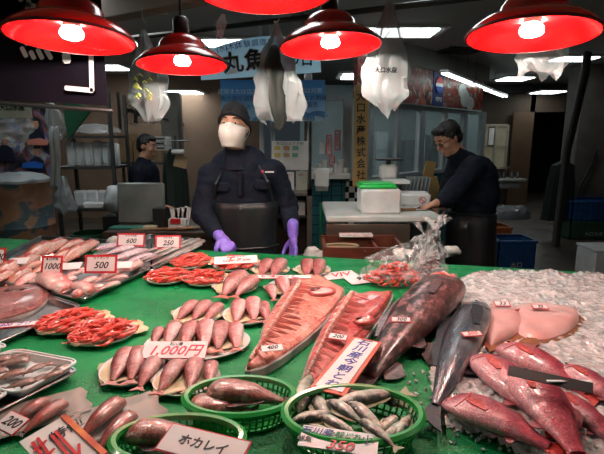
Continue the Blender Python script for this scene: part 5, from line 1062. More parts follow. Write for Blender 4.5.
# ---------------------------------------------------------------- left background
t = thing('steel_barrel', 'rusty blue barrel with peeling paint at the left', 'barrel'); c = D(22, 210, 3.9)
def rust():
    m, nt, b, vec = base('rust'); n = tex(nt, vec, 'noise', 5, 8, dist=.6); nt.links.new(ramp(nt, n, [(.42, (.17, .085, .045)), (.5, (.22, .12, .07)), (.56, (.03, .06, .075))]), b.inputs['Base Color']); b.inputs['Roughness'].default_value = .6; bump(nt, b, n, .3); return m
zt2 = D(25, 184, 3.7).z; MB().lathe([(.001, 0), (.24, 0), (.24, zt2 * .33), (.25, zt2 * .35), (.24, zt2 * .37), (.24, zt2 * .66), (.25, zt2 * .68), (.24, zt2 * .7), (.24, zt2 - .02), (.25, zt2), (.23, zt2), (.22, zt2 - .02), (.001, zt2 - .02)], 36, Matrix.Translation((c.x, 3.9, 0))).build('drum', rust(), t)
MB().lathe([(.04, 0), (.04, .02), (.001, .025)], 14, Matrix.Translation((c.x - .15, 3.85, zt2 - .02))).build('bung', dsteel, t)
m_ = MB(); c0 = Vector((c.x, 3.88, zt2 + .003)); m_.rings([[c0 + Vector((s * .24 * math.cos(a_) * (1 + .08 * math.sin(3 * a_)), s * .23 * math.sin(a_), z + .02 * noise.noise(Vector((a_ * 2, z, 0))))) for a_ in [j * PI / 12 for j in range(24)]] for s, z in ((1, .0), (1, .02), (.8, .05), (.4, .07), (.05, .07))]); single(m_, 'plastic_cover', filmw, 'crumpled clear cover spread over the top of the rusty barrel', 'cover')
# poster panels of fishermen above the barrel
def poster_mat():
    m, nt, b, vec = base('fishermen_print'); n = tex(nt, vec, 'noise', 6, 6, dist=1); nt.links.new(ramp(nt, n, [(.36, (.012, .012, .02)), (.46, (.04, .04, .06)), (.52, (.25, .08, .05)), (.57, (.04, .12, .3)), (.63, (.4, .35, .32))]), b.inputs['Base Color']); b.inputs['Roughness'].default_value = .3; return m
pm = poster_mat()
ps = thing('photo_poster', 'glossy poster of two workers holding fish above the barrel', 'poster'); MB().panel(-20, 104, 50, 182, 4.3, .02).build('sheet', pm, ps)
skinp = mat('printed_skin', (.4, .2, .13), .5); clothp = mat('printed_navy', (.01, .012, .03), .5)
for px, py, s in ((35, 124, 1), (5, 140, .9), (37, 152, .8)):
    c = D(px, py, 4.285); m_ = MB(); m_.prism([(.035 * s * math.cos(a_), .045 * s * math.sin(a_)) for a_ in [j * PI / 6 for j in range(12)]], .004, frame(c, (1, 0, 0), (0, -1, 0))); m_.build('printed_face', skinp, ps)
    c = D(px, py - 4, 4.284); MB().prism([(.04 * s * math.cos(a_), .03 * s * math.sin(a_) * (1 if a_ < 3.2 else .3)) for a_ in [j * PI / 6 for j in range(12)]], .004, frame(c, (1, 0, 0), (0, -1, 0))).build('printed_hair', black, ps)
    c = D(px, py + 12, 4.288); MB().prism([(-.1 * s, -.08), (.1 * s, -.08), (.08 * s, .03), (.03 * s, .06), (-.03 * s, .06), (-.08 * s, .03)], .003, frame(c, (1, 0, 0), (0, -1, 0))).build('printed_jacket', clothp, ps)
for px, py, col in ((38, 142, (.55, .2, .15)), (33, 165, (.02, .12, .5))):
    c = D(px, py, 4.28); MB().prism([(-.1, -.025), (.08, -.03), (.1, .01), (.02, .035), (-.09, .02)], .004, frame(c, (1, 0, 0), (0, -1, 0))).build('printed_fish', mat('pp%d' % px, col, .4), ps)
t = thing('shop_notice', 'white paper sign with black characters above a clear bag at the left edge', 'sign'); MB().panel(-10, 104, 31, 118, 3.4, .006).build('sheet', paper, t); vtext('大口水産', .045, ink, t, 12, 108, 3.39, bold=.001)
t, _ = hang_bag('clear_bag', 'clear bag with tan contents pinned under the white sign', (14, 117), (13, 140), [(0, 30), (.5, 36), (1, 26)], 3.5, filmc, 4, hook=False)
m_ = MB(); cb = D(13, 128, 3.52); 
c = D(20, 110, 3.6)
rk = thing('glove_hanger', 'pair of grey rubber tubes hanging beside the shelf', 'tubing')
for px in (51.5, 56): a = D(px, 131, 3.6); b = D(px + 1, 186, 3.6); MB().tube([a + Vector((0, .02, .03)), a, (a + b) / 2 + Vector((.01, 0, 0)), b], [.012, .02, .022, .014], 10).build('tube', mat('grey_rubber', (.3, .32, .33), .4), rk)
t, _ = hang_bag('clear_bag', 'empty clear bag hung above the grey tubes under the banner', (50, 103), (60, 135), [(0, 6), (.4, 16), (.8, 14), (1, 6)], 3.7, filmc, 11, hook=False)
m_ = MB(); yg = 3.75; q = [D(62, 100, yg), D(92, 108, yg), D(68, 140, yg)]; m_.rings([q, [p + Vector((0, .03, 0)) for p in q]]); single(m_, 'green_canvas', mat('green_canvas', (.01, .13, .06), .6), 'dark green triangular canvas hanging below the banner', 'canvas')
sh = thing('steel_shelving', 'dark steel shelving stacked with white foam trays', 'shelf'); y0 = 4.5
for px in (59, 116):
    for dy in (0, .4): a = D(px, 200, y0); MB().box((a.x, y0 + dy, .95), (.03, .03, 1.9)).build('post', dsteel, sh)
a = D(59, 200, y0); b = D(116, 200, y0)
for py in (137, 168, 210): z = D(80, py, y0).z; MB().box(((a.x + b.x) / 2, y0 + .2, z), (b.x - a.x, .42, .025)).build('shelf', dsteel, sh)
def ftray(x, y, z, w, h, lb, rx=0):
    t = thing('foam_tray', lb, 'tray', (x, y, z), 0, 'white foam trays on the shelving'); m_ = MB(); m_.box((0, 0, h / 2), (w, .06, h), Matrix.Rotation(rx, 3, 'X'), bev=.015); m_.build('body', foam, t)
    m_ = MB(); m_.box((0, -.032, h / 2), (w * .7, .01, h * .75), bev=.01); m_.build('recess', mat('foam_inner', (.55, .58, .6), .6), t)
z1 = D(80, 168, y0).z + .0126; z2 = D(80, 210, y0).z + .0126
for k, w_ in enumerate((66, 75, 84, 93, 102, 110)): ftray(D(w_, 150, y0).x, 4.6 + .01 * (k % 2), z1, .085, .24 - .01 * (k % 3), 'white foam tray upright on the middle shelf, ' + NTH[k])
for k, w_ in enumerate((76, 88, 100)): ftray(D(w_, 195, y0).x, 4.6, z2, .12, .17, 'white foam tray standing on the lower shelf, ' + NTH[k])
t = foam_box('low white foam box at the front of the lower shelf', (D(86, 203, 4.35).x, 4.52, z2), (.2, .06, .06), 0, False)
t, _ = hang_bag('clear_bag', 'empty clear bag hanging off the left post of the shelving', (62, 176), (66, 212), [(0, 5), (.4, 13), (.9, 18), (1, 14)], 4.3, filmw, 8, hook=False)
m_ = MB(); c = D(92, 134, 4.6)
m_.rings([[Vector((c.x + s * .26 * math.cos(a_), 4.7 + s * .15 * math.sin(a_), D(80, 137, y0).z + .014 + z + .03 * noise.noise(Vector((a_ * 2, z * 9, 1))))) for a_ in [j * PI / 12 for j in range(24)]] for s, z in ((1, .03), (.95, .06), (.5, .1), (.05, .11))]); single(m_, 'plastic_cover', filmc, 'crumpled clear film on the top shelf of the shelving', 'film')
m_ = MB(); c = D(118, 198, 4.3); m_.ball((c.x, 4.32, c.z - .02), (.14, .1, .14), 20, 14)
for v in m_.v: v += (v - Vector((c.x, 4.32, c.z))).normalized() * .03 * noise.noise(v * 14)
m_.v = m_.v; o = single(m_, 'plastic_sack', mat('sack_white', (.45, .48, .5), .4, coat=.3), 'bulging white plastic sack behind the grey metal sheet', 'sack')
t = thing('sack_stool', 'low dark stool under the bulging white sack', 'stool'); MB().box((c.x, 4.32, (c.z - .16) / 2), (.25, .2, c.z - .16)).build('body', black, t)
t = thing('waste_bin', 'dark green bin standing below the shelving', 'bin'); c = D(86, 235, 4.6); MB().lathe([(.001, 0), (.15, 0), (.18, .5), (.19, .5), (.19, .53), (.17, .53), (.14, .03), (.001, .03)], 24, Matrix.Translation((c.x, 4.7, 0))).build('bin_body', mat('bin_green', (.01, .1, .04), .5), t)
# shelf with cartons above the third man
ws2 = thing('carton_shelf', 'narrow shelf carrying cardboard cartons near the wall', 'shelf'); y1 = 5.6; a = D(118, 160, y1); b = D(178, 160, y1); zz = D(120, 162, y1).z
MB().box(((a.x + b.x) / 2, y1 + .15, zz - .015), (b.x - a.x, .35, .03)).build('board', dsteel, ws2)
for x in (a.x, b.x): MB().box((x, y1 + .15, 1.0), (.03, .03, 2.0)).build('post', dsteel, ws2)
for k, (px, w_, h_, m2, lb) in enumerate(((126, 13, 28, card, 'brown cardboard carton at the left end of the wall shelf'), (138, 9, 20, card, 'narrow cardboard carton behind the back man on the wall shelf'), (160, 12, 11, card, 'low cardboard carton right of the back man, bottom of its stack'))):
    c = D(px, 150, y1); wd = w_ / F * y1; hd = h_ / F * y1; t = thing('cardboard_box', lb, 'box', (c.x, y1 + .12, zz), 0, 'cartons on the wall shelf'); MB().box((0, 0, hd / 2), (wd, .25, hd), bev=.004).build('carton', m2, t); MB().box((0, -.126, hd / 2), (wd * .25, .004, hd)).build('tape', mat('tape', (.35, .25, .15), .3), t)
for k in range(3):
    c = D(160, 150, y1); t = thing('paper_tray', ('lowest', 'middle', 'top')[k] + ' white carton of the stack right of the back man', 'box', (c.x, y1 + .12, zz + .135 + .055 * k), 0, 'white cartons on the wall shelf'); MB().box((0, 0, .025), (.16, .22, .05), bev=.004).build('carton', white, t); MB().box((0, -.112, .025), (.1, .004, .02)).build('label', dsteel, t)
t = thing('wall_fan', 'dark round fan fixed high on the tan wall', 'fan'); c = D(137, 112, 6.2); Mf = Matrix.Translation(c) @ Matrix.Rotation(PI / 2, 4, 'X')
m_ = MB()
for q in range(5): m_.tube([Mf @ Vector((.17 * (q + 1) / 5 * math.cos(a_), .17 * (q + 1) / 5 * math.sin(a_), .06)) for a_ in [j * PI / 12 for j in range(25)]], .004, 5, cap=False)
for j in range(16): m_.tube([Mf @ Vector((0, 0, .06)), Mf @ Vector((.17 * math.cos(j * PI / 8), .17 * math.sin(j * PI / 8), .06))], .003, 4)
m_.build('guard', dsteel, t); MB().lathe([(.001, -.1), (.05, -.1), (.06, 0), (.02, .05), (.001, .05)], 16, Mf).build('motor', black, t)
for k in range(4):
    M2 = Mf @ Matrix.Rotation(k * PI / 2, 4, 'Z') @ Matrix.Rotation(.4, 4, 'X'); MB().prism([(.02, -.02), (.14, -.05), (.15, .02), (.02, .02)], .004, M2 @ Matrix.Translation((0, 0, .02))).build('blade', black, t)
MB().tube([c + Vector((0, .08, 0)), c + Vector((0, 2.4, -.1))], .015, 6).build('bracket', dsteel, t)
struct(MB().panel(163, 92, 180, 230, 7.6, .3), 'wall_cabinet', mat('cream_cabinet', (.3, .29, .25), .5, bmp=.03), smooth=False)
t = thing('hanging_apron', 'dark green-black apron hanging from a rack right of the back man', 'apron'); c = D(175, 175, 4.9)
m_ = MB(); m_.rings([[Vector((c.x + w_ * math.cos(a_) * (1 + .12 * math.sin(6 * a_)), 4.9 + .07 * math.sin(a_) * (1 + .3 * math.sin(5 * a_)), c.z + dz)) for a_ in [k * PI / 10 for k in range(20)]] for w_, dz in ((.03, .27), (.09, .22), (.12, .0), (.13, -.3), (.15, -.5))]); m_.build('fabric', mat('green_black', (.01, .022, .016), .6), t)
t = thing('paper_pad', 'tan paper pad with rolled top pinned beside the hanging apron', 'paper'); c = D(181, 161, 4.7)
MB().box(c, (.13, .01, .13), Matrix.Rotation(.25, 3, 'Y')).build('sheet', mat('tan_paper', (.4, .26, .14), .7), t); m_ = MB(); q = D(178, 152, 4.68); m_.tube([q - Vector((.06, 0, 0)), q + Vector((.06, 0, 0))], .025, 12); m_.build('roll', white, t)
t = thing('coat_rack', 'thin dark rack behind the hanging apron', 'rack'); c = D(176, 160, 4.98)
MB().tube([(c.x, 4.99, 0), (c.x, 4.99, c.z + .25)], .012, 8).build('post', dsteel, t); MB().tube([(c.x - .15, 4.99, c.z + .2), (c.x + .15, 4.99, c.z + .2)], .01, 8).build('bar', dsteel, t)
# ================================================================ people
skinm = mat('skin', (.56, .3, .2), .5, col2=(.5, .25, .165), scale=20, sss=.15); navy = mat('navy_cloth', (.004, .008, .02), .8, col2=(.003, .006, .014), scale=10, bmp=.25, bscale=45, bdist=.02, spec=.25)
apr = mat('apron_rubber', (.014, .017, .019), .42, col2=(.01, .012, .014), bmp=.2, bscale=14, bdist=.02); beanie = mat('beanie_knit', (.008, .009, .012), .9, bmp=.6, bscale=160); hairm = mat('black_hair', (.008, .007, .007), .45, bmp=.6, bscale=120)
glovem = mat('purple_glove', (.2, .13, .62), .35, col2=(.26, .17, .7), scale=20, bmp=.3, bscale=60); maskm = mat('face_mask', (.72, .66, .62), .7, bmp=.15, bscale=120); lens = mat('glasses_lens', (.2, .22, .22), .05, alpha=.3); trous = mat('dark_trousers', (.012, .012, .015), .7)
def V3(p): return Vector(p)
def head_vol(mb, c, Rm, s=1):
    g = lambda p: c + Rm @ (Vector(p) * s)
    mb.ball(g((-.008, 0, .028)), Vector((.098, .076, .095)) * s, 20, 14, Rm); mb.ball(g((.028, 0, -.045)), Vector((.062, .056, .068)) * s, 16, 12, Rm); mb.ball(g((.055, 0, -.092)), Vector((.028, .03, .022)) * s, 10, 8, Rm)
    mb.cap_seg(g((.088, 0, .02)), g((.108, 0, -.022)), .009 * s, .0145 * s, 8)
    mb.ball(g((.078, 0, .042)), Vector((.016, .05, .012)) * s, 12, 8, Rm)
    mb.ball(g((.085, 0, -.06)), Vector((.014, .024, .009)) * s, 12, 8, Rm)
    for k in (-1, 1): mb.ball(g((-.005, k * .078, 0)), Vector((.018, .008, .032)) * s, 10, 8, Rm @ Matrix.Rotation(k * .3, 3, 'Z')); mb.ball(g((.06, k * .04, -.02)), Vector((.028, .024, .026)) * s, 10, 8, Rm)
def face_parts(t, c, Rm, s=1, eyes=True):
    g = lambda p: c + Rm @ (Vector(p) * s)
    for k in (-1, 1):
        e = MB().ball(g((.084, k * .032, .014)), Vector((.009, .0135, .0062)) * s, 12, 8, Rm).build('eye', eye_w, t); MB().ball(g((.0905, k * .032, .014)), Vector((.004, .006, .0055)) * s, 8, 6, Rm).build('iris', eye_b, e)
        MB().tube([g((.0915, k * .016, .019)), g((.0935, k * .032, .0225)), g((.084, k * .048, .018))], .0022 * s, 6).build('eyelid', skinm, t)
        MB().tube([g((.095, k * .015, .039)), g((.0945, k * .032, .044)), g((.083, k * .052, .039))], [.003 * s, .0042 * s, .002 * s], 6).build('eyebrow', hairm, t)
    MB().tube([g((.094, -.024, -.062)), g((.1, 0, -.059)), g((.094, .024, -.062))], .0028 * s, 6).build('mouth', mat('lip', (.4, .14, .11), .5), t)
def fingers(mb, wrist, d, pn, side, s=1, curl=.5, spread=.12, thumb=1, r=.0095):
    """palm, four fingers of unequal length and a thumb; d = hand direction, pn = palm normal"""
    d = V3(d).normalized(); pn = V3(pn); pn = (pn - d * pn.dot(d)).normalized(); sd = d.cross(pn) * side
    mb.cap_seg(wrist, wrist + d * .03 * s, .026 * s, .034 * s, 12, .6, pn); k0 = wrist + d * .085 * s
    mb.cap_seg(wrist + d * .025 * s, k0 - d * .015 * s, .032 * s, .036 * s, 12, .42, pn); mb.cap_seg(k0 - d * .02 * s + sd * .022 * s, k0 - d * .02 * s - sd * .024 * s, .017 * s, .015 * s, 10, .8, pn)
    for i, (off, L) in enumerate(((.03, .072), (.0105, .08), (-.0095, .074), (-.029, .058))):
        p = k0 + sd * off * s - d * (.004 + .006 * (i == 3)) * s; dd = (d + sd * spread * (1.2 - i * .8)).normalized(); a = curl * (.5 + .08 * i)
        for j, f in enumerate((.46, .31, .25)):
            n = dd * math.cos(a) + pn * math.sin(a); q = p + n * L * f * s; mb.cap_seg(p, q, (r - .0008 * j) * s, (r - .0008 * (j + 1)) * s, 8); p = q; a += curl * (.95 if j == 0 else .7)
    b = wrist + d * .03 * s + sd * .026 * s; q = b + (d * .6 + sd * .65 + pn * .35).normalized() * .036 * s; mb.cap_seg(b, q, .015 * s, .012 * s, 8); e = q + (d * .85 + sd * .2 + pn * (.3 + .5 * curl)).normalized() * .03 * s; mb.cap_seg(q, e, .0115 * s, .01 * s, 8)
    f2 = e + (d * .9 - sd * .1 + pn * (.3 + .6 * curl)).normalized() * .022 * s; mb.cap_seg(e, f2, .01 * s, .0085 * s, 8)
def wrinkle(amp, sc_=16):
    def f(v): q = v * sc_; n = noise.noise_vector(q) * amp + noise.noise_vector(Vector((v.x * 9, v.y * 9, v.z * 40))) * amp * .7; return v + n
    return f
# ---------------------------------------------------------------- masked worker
c0 = D(240, 200, 2.74)
m1 = thing('person', 'person in navy jacket, black beanie, white mask and purple gloves behind the counter', 'person', (c0.x, 2.74, 0)); O = Vector((c0.x, 2.74, 0))
J = lambda px, py, y: D(px, py, y) - O
hc = J(234, 127.5, 2.68); Rm = Matrix.Rotation(math.radians(-90 - 7), 3, 'Z') @ Matrix.Rotation(math.radians(-6), 3, 'Y') @ Matrix.Rotation(math.radians(-4), 3, 'X')
shR, shL = J(211, 176, 2.74), J(273, 172, 2.74); elR, wrR = J(202, 214, 2.68), J(219, 236, 2.5); elL, wrL = J(288, 207, 2.78), J(293, 233, 2.64)
hip = J(245, 248, 2.76)
b = MB(); head_vol(b, hc, Rm); b.cap_seg(hc + Vector((0, .02, -.07)), J(239, 168, 2.75), .05, .062, 14); b.cap_seg(J(241, 180, 2.76), J(244, 235, 2.76), .15, .14, 18, .62, (0, 1, 0)); b.cap_seg(shR, shL, .05, .05, 12)
for s_, e_, w_ in ((shR, elR, wrR), (shL, elL, wrL)): b.cap_seg(s_, e_, .045, .037, 12); b.cap_seg(e_, w_, .037, .026, 12)
for k in (-1, 1): b.cap_seg(hip + Vector((k * .09, 0, -.04)), Vector((hip.x + k * .1, .03, .48)), .085, .055, 14); b.cap_seg(Vector((hip.x + k * .1, .03, .48)), Vector((hip.x + k * .1, .04, .1)), .055, .04, 12)
remeshed(b, 'body', skinm, m1, .009, 3); face_parts(m1, hc, Rm)
fingers_mb = MB(); fingers(fingers_mb, wrR + Vector((.01, -.02, .0)), (.5, -.55, -.45), (.2, .2, -1), -1, 1.12, 1.5, .04, r=.011); fingers_mb.cap_seg(wrR - (wrR - elR).normalized() * .03, wrR + Vector((.01, -.02, 0)), .033, .03, 12); remeshed(fingers_mb, 'glove', glovem, m1, .0045, 3, wrinkle(.0015, 50))
fingers_mb = MB(); fingers(fingers_mb, wrL + Vector((0, -.01, -.01)), (.04, -.15, -1), (-.8, -.4, 0), 1, 1.12, .3, .1, r=.011); fingers_mb.cap_seg(wrL + Vector((0, 0, .05)), wrL + Vector((0, -.01, -.01)), .034, .03, 12); remeshed(fingers_mb, 'glove', glovem, m1, .0045, 3, wrinkle(.0015, 50))
b = MB(); b.cap_seg(J(241, 178, 2.76), J(243, 200, 2.76), .2, .195, 22, .62, (0, 1, 0)); b.cap_seg(J(243, 198, 2.76), J(245, 240, 2.76), .19, .175, 22, .66, (0, 1, 0)); b.cap_seg(shR + Vector((.01, 0, -.01)), shL + Vector((-.01, 0, -.01)), .082, .08, 14)
b.cap_seg(J(238, 166, 2.74), J(240, 176, 2.75), .1, .15, 16, .7, (0, 1, 0))
for s_, e_, w_ in ((shR, elR, wrR), (shL, elL, wrL)): b.cap_seg(s_, e_, .078, .066, 14); b.cap_seg(e_, e_ + (w_ - e_) * .86, .064, .044, 14)
remeshed(b, 'jacket', navy, m1, .012, 5, wrinkle(.007))
b = MB(); q = J(237, 158, 2.72)
b.rings([[q + Vector((.085 * w_ * math.cos(a), .075 * w_ * math.sin(a), z_ - .012 * math.sin(a) * -1)) for a in [k * PI / 12 for k in range(24)]] for w_, z_ in ((1.2, -.05), (1.02, -.01), (.88, .045), (.8, .06), (.74, .055), (.72, 0))], cap=False); b.build('collar', navy, m1)
b = MB(); [b.box(J(241, 170 + 5 * k, 2.6) + Vector((0, .0, 0)), (.01, .01, .03)) for k in range(1)]
# zip front, pocket flaps, badge and snap
for px, py, y, s_ in ((222, 187, 2.648, 1), (262, 185, 2.648, 1)): MB().box(J(px, py, y), (.1, .03, .06), Matrix.Rotation(.08, 3, 'Y'), bev=.012).build('pocket_flap', navy, m1)
MB().box(J(240, 184, 2.628), (.03, .02, .14), bev=.006).build('placket', navy, m1)
MB().box(J(262.5, 171.5, 2.618), (.014, .006, .014), bev=.002).build('badge', mat('badge_pink', (.6, .05, .12), .5), m1)
MB().box(J(269.5, 172, 2.618), (.05, .006, .008), bev=.001).build('embroidered_mark', white, m1)
# apron
rs = []
for py, w_ in ((200, .205), (206, .21), (215, .205), (230, .2), (245, .2), (262, .21)):
    c = J(245, py, 2.76); rs.append([c + Vector((w_ * math.cos(a), .72 * w_ * math.sin(a) + .006 * math.sin(a * 9), 0)) for a in [-.25 - (PI - .5) * k / 24 for k in range(25)]])
for z_, w_ in ((.5, .23), (.25, .24)): rs.append([Vector((hip.x + w_ * math.cos(a), .02 + .7 * w_ * math.sin(a) + .012 * math.sin(a * 9), z_)) for a in [-.25 - (PI - .5) * k / 24 for k in range(25)]])
b = MB(); b.rings(rs, close=False); o = b.build('apron', apr, m1, recalc=False); o.modifiers.new('s', 'SOLIDIFY').thickness = .006
b = MB(); b.tube([rs[0][3] + Vector((0, -.01, 0)), J(268, 182, 2.61), J(258, 165, 2.68), J(240, 160, 2.82)], .008, 8, flat=.5); b.tube([rs[0][21] + Vector((0, -.01, 0)), J(216, 184, 2.61), J(224, 168, 2.68), J(240, 160, 2.82)], .008, 8, flat=.5); b.build('apron_strap', apr, m1)
b = MB(); b.tube([p + Vector((0, -.004, -.26 + 0)) + (Vector((0, 0, .0))) for p in rs[0]], .006, 6); b.build('waist_tie', apr, m1)
MB().lathe([(.001, 0), (.009, 0), (.009, .004), (.001, .006)], 14, Matrix.Translation(rs[1][12] + Vector((-.005, -.012, .012))) @ Matrix.Rotation(PI / 2, 4, 'X')).build('snap', steel, m1)
# beanie and mask
g = lambda p: hc + Rm @ Vector(p)
b = MB(); rr = []
for k in range(13):
    f = k / 12; z_ = .06 + .082 * math.sin(PI / 2 * f); s_ = math.cos(PI / 2 * f * .97) ** .6
    rr.append([g((-.012 + .106 * s_ * math.cos(a), .086 * s_ * math.sin(a), z_ - (.11 * (1 - f) * (1 - math.cos(a)) * .5))) for a in [j * PI / 16 for j in range(32)]])
lo_ = [[g((-.012 + .107 * math.cos(a), .087 * math.sin(a), z_ - .11 * (1 - math.cos(a)) * .5)) for a in [j * PI / 16 for j in range(32)]] for z_ in (.056,)]
b.rings(lo_ + rr); b.build('beanie', beanie, m1)
b = MB(); ring = [g((-.012 + .106 * math.cos(a), .086 * math.sin(a), .066 - .11 * (1 - math.cos(a)) * .5)) for a in [j * PI / 16 for j in range(33)]]; b.tube(ring, .0085, 8, cap=False); b.build('beanie_cuff', beanie, m1)
b = MB(); rr = []
for k in range(11):
    f = k / 10; z_ = .002 - .115 * f; bul = .022 + .024 * math.sin(PI * min(1, f * 1.15)) * (1 if f < .85 else .8) + (.003 if k % 2 else 0)
    rr.append([g((.062 + bul - .088 * (abs(a) / 1.35) ** 2.3 + .026 * (1 - f) ** 2 * math.exp(-(a / .28) ** 2), .08 * math.sin(a) * (1 - .3 * f * f), z_ + .012 * (1 - abs(a)) * (k == 0))) for a in [-1.35 + 2.7 * j / 16 for j in range(17)]])
b.rings(rr, close=False); o = b.build('mask', maskm, m1, recalc=False); o.modifiers.new('s', 'SOLIDIFY').thickness = .003
for k in (-1, 1): MB().tube([g((.02, k * .072, -.02)), g((-.01, k * .084, .0)), g((-.02, k * .086, -.02)), g((.015, k * .07, -.07))], .0018, 5).build('ear_loop', maskm, m1)
b = MB()
for k in (-1, 1): b.box(Vector((hip.x + k * .1, -.03, .05)), (.11, .28, .1), bev=.03)
for k in (-1, 1): MB().box(Vector((hip.x + k * .1, -.03, .06)), (.11, .28, .12), bev=.03).build('boot', black, m1)
# ---------------------------------------------------------------- man cutting fish
O = Vector((D(474, 200, 3.55).x, 3.55, 0)); m2 = thing('person', 'person in navy top and dark apron with glasses, bent over the cutting table', 'person', O); J = lambda px, py, y: D(px, py, y) - O
hc2 = J(448, 139, 3.5); Rm2 = Matrix.Rotation(math.radians(180 + 22), 3, 'Z') @ Matrix.Rotation(math.radians(32), 3, 'Y')
sN, eN, wN = J(473, 168, 3.42), J(447, 199, 3.27), J(435, 203.5, 3.22); sF, eF, wF = J(458, 165, 3.7), J(446, 196, 3.62), J(444, 204, 3.42)
b = MB(); head_vol(b, hc2, Rm2); b.cap_seg(hc2 + Vector((.03, 0, -.05)), J(466, 162, 3.54), .05, .065, 14); b.cap_seg(J(474, 178, 3.55), J(472, 215, 3.58), .12, .12, 16, 1.1, (0, 1, 0))
for s_, e_, w_ in ((sN, eN, wN), (sF, eF, wF)): b.cap_seg(s_, e_, .045, .04, 12); b.cap_seg(e_, w_, .039, .027, 12)
fingers(b, wN, (-.85, -.1, -.3), (0, 0, -1), -1, 1.0, .7, .1); fingers(b, wF, (-.8, -.5, -.3), (0, 0, -1), 1, 1.0, .8, .1)
for k in (-1, 1): b.cap_seg(Vector((0, k * .1, .85)), Vector((.02, k * .12, .47)), .08, .055, 12); b.cap_seg(Vector((.02, k * .12, .47)), Vector((.05, k * .12, .1)), .055, .04, 12)
remeshed(b, 'body', skinm, m2, .007, 2); face_parts(m2, hc2, Rm2)
b = MB(); b.cap_seg(J(475, 175, 3.55), J(477, 195, 3.57), .155, .165, 20, 1.15, (0, 1, 0)); b.cap_seg(J(477, 192, 3.57), J(472, 220, 3.58), .165, .15, 20, 1.1, (0, 1, 0)); b.cap_seg(J(466, 162, 3.53), J(473, 172, 3.55), .085, .12, 16)
for s_, e_, w_ in ((sN, eN, wN), (sF, eF, wF)): b.cap_seg(s_, e_, .09, .068, 14); b.cap_seg(e_, e_ + (w_ - e_) * .45, .066, .052, 14)
remeshed(b, 'jacket', navy, m2, .012, 5, wrinkle(.008))
MB().tube([hc2 + Vector((.04, 0, -.09)), J(464, 161, 3.54), J(470, 168, 3.55)], [.062, .078, .1], 16).build('collar', navy, m2)
b = MB()
for k in (-1, 1): b.cap_seg(Vector((0, k * .1, .85)), Vector((.02, k * .12, .47)), .1, .075, 12); b.cap_seg(Vector((.02, k * .12, .47)), Vector((.05, k * .12, .1)), .075, .06, 12)
remeshed(b, 'trousers', trous, m2, .014, 3)
rs = []
for z_, w_, cx in ((J(472, 211, 3.55).z, .172, .0), (.8, .178, .0), (.6, .185, .01), (.4, .19, .02), (.2, .2, .03)): rs.append([Vector((cx + w_ * math.cos(a), .03 + w_ * 1.1 * math.sin(a) + .008 * math.sin(a * 8), z_)) for a in [PI - 3.1 + 6.2 * k / 30 for k in range(31)]])
b = MB(); b.rings(rs, close=False); o = b.build('apron', apr, m2, recalc=False); o.modifiers.new('s', 'SOLIDIFY').thickness = .006
MB().tube([p + Vector((0, 0, -.01)) for p in rs[0]], .014, 8, flat=.4).build('waist_tie', apr, m2)
g = lambda p: hc2 + Rm2 @ Vector(p)
b = MB(); b.ball(g((-.02, 0, .045)), (.098, .084, .092), 20, 14, Rm2); b.ball(g((-.05, 0, .0)), (.062, .08, .075), 16, 12, Rm2); b.ball(g((.045, .0, .095)), (.05, .065, .03), 14, 10, Rm2)
for k in (-1, 1): b.cap_seg(g((.01, k * .078, .04)), g((.005, k * .077, .005)), .012, .008, 8)
remeshed(b, 'hair', hairm, m2, .007, 1, lambda v: v + noise.noise_vector(v * 70) * .005)
b = MB()
for k in (-1, 1): b.tube([g((.1, k * .034 + .022 * math.cos(a), .01 + .016 * math.sin(a))) for a in [j * PI / 8 for j in range(17)]], .002, 6, cap=False); b.tube([g((.1, k * .056, .014)), g((.0, k * .08, .02))], .0018, 6)
b.tube([g((.101, -.012, .014)), g((.103, 0, .016)), g((.101, .012, .014))], .0018, 6); fr = b.build('glasses', black, m2)
for k in (-1, 1): MB().prism([(.02 * math.cos(a), .014 * math.sin(a)) for a in [j * PI / 6 for j in range(12)]], .001, frame(g((.1, k * .034, .01)), Rm2 @ Vector((0, 1, 0)), Rm2 @ Vector((1, 0, 0)))).build('lens', lens, fr)
for k in (-1, 1): MB().box(Vector((.0, k * .12, .06)), (.28, .11, .12), bev=.03).build('boot', black, m2)
# ---------------------------------------------------------------- man at the back
O = Vector((D(147, 180, 4.9).x, 4.9, 0)); m3 = thing('person', 'person with black hair in dark navy coat, standing far back behind the grey sheet', 'person', O); J = lambda px, py, y: D(px, py, y) - O
hc3 = J(147, 147, 4.9); Rm3 = Matrix.Rotation(math.radians(-12), 3, 'Z') @ Matrix.Rotation(math.radians(8), 3, 'Y'); g = lambda p: hc3 + Rm3 @ Vector(p)
b = MB(); head_vol(b, hc3, Rm3); b.cap_seg(hc3 + Vector((-.02, 0, -.05)), hc3 + Vector((-.04, 0, -.16)), .05, .065, 12); b.cap_seg(hc3 + Vector((-.04, 0, -.28)), Vector((hc3.x - .05, 0, .9)), .12, .12, 16, 1.2, (0, 1, 0))
arms3 = []
for k in (-1, 1):
    s_ = hc3 + Vector((-.04, k * .17, -.24)); e_ = s_ + Vector((.02, k * .04, -.27)); w_ = e_ + Vector((.2, -k * .05, -.08)); arms3.append((s_, e_, w_)); b.cap_seg(s_, e_, .045, .038, 10); b.cap_seg(e_, w_, .036, .026, 10)
    fingers(b, w_, (1, 0, -.2), (0, 0, -1), -k, 1, .6); b.cap_seg(Vector((hc3.x - .05, k * .1, .85)), Vector((hc3.x - .05, k * .11, .46)), .08, .055, 12); b.cap_seg(Vector((hc3.x - .05, k * .11, .46)), Vector((hc3.x - .05, k * .11, .1)), .055, .04, 12)
remeshed(b, 'body', skinm, m3, .009, 2); face_parts(m3, hc3, Rm3)
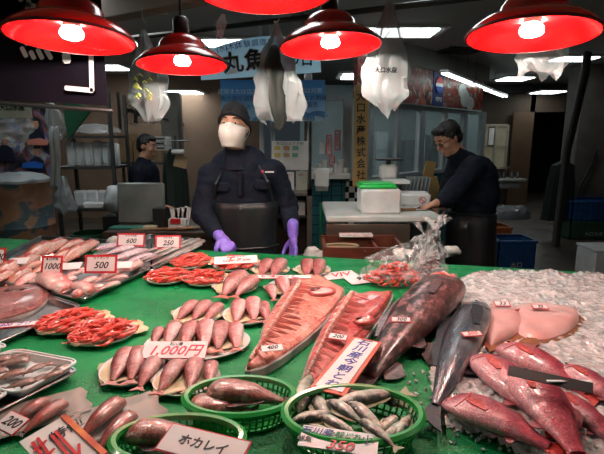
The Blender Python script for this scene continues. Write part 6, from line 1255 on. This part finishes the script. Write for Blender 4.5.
b = MB(); b.cap_seg(hc3 + Vector((-.045, 0, -.27)), Vector((hc3.x - .05, 0, .82)), .15, .155, 18, 1.25, (0, 1, 0)); b.cap_seg(hc3 + Vector((-.04, 0, -.15)), hc3 + Vector((-.04, 0, -.2)), .075, .13, 14)
for s_, e_, w_ in arms3: b.cap_seg(s_, e_, .08, .062, 12); b.cap_seg(e_, e_ + (w_ - e_) * .85, .06, .045, 12)
remeshed(b, 'coat', navy, m3, .014, 4, wrinkle(.007))
b = MB()
for k in (-1, 1): b.cap_seg(Vector((hc3.x - .05, k * .1, .85)), Vector((hc3.x - .05, k * .11, .46)), .1, .075, 12); b.cap_seg(Vector((hc3.x - .05, k * .11, .46)), Vector((hc3.x - .05, k * .11, .1)), .075, .06, 12)
remeshed(b, 'trousers', trous, m3, .014, 3)
b = MB(); b.ball(g((-.02, 0, .045)), (.096, .084, .09), 18, 12, Rm3); b.ball(g((-.045, 0, .0)), (.065, .08, .07), 14, 10, Rm3); b.ball(g((.045, .0, .09)), (.05, .062, .03), 12, 8, Rm3); remeshed(b, 'hair', hairm, m3, .008, 1, lambda v: v + noise.noise_vector(v * 60) * .005)
for k in (-1, 1): MB().box(Vector((hc3.x - .02, k * .11, .05)), (.28, .11, .1), bev=.03).build('boot', black, m3)
# ================================================================ world, camera
w = bpy.data.worlds.new('World'); sc.world = w; w.use_nodes = True
w.node_tree.nodes['Background'].inputs[0].default_value = (.6, .75, .9, 1); w.node_tree.nodes['Background'].inputs[1].default_value = WORLD
cam = bpy.data.cameras.new('camera'); cam.sensor_width = 36; cam.lens = F / 604 * 36; cam.clip_start = .05
co = bpy.data.objects.new('camera', cam); COL.objects.link(co); co.location = CAM; co.rotation_euler = (math.radians(90) - PITCH, 0, 0); sc.camera = co
sc.view_settings.view_transform = 'Standard'; sc.view_settings.look = 'None'; sc.view_settings.gamma = 1; sc.view_settings.use_curve_mapping = False; sc.view_settings.exposure = EXPO
# two unseen lamps added outside the view to brighten the counter front
for i, (x, y, z) in enumerate(((-1.75, .9, 1.95), (1.7, .8, 1.95))):
    o = copy_tree(lamp); o.location = (x, y, z); o.rotation_euler = (0, 0, 0); o['label'] = 'added unseen red pendant lamp outside the view at the counter front'; o['group'] = 'added red pendant lamps out of view'
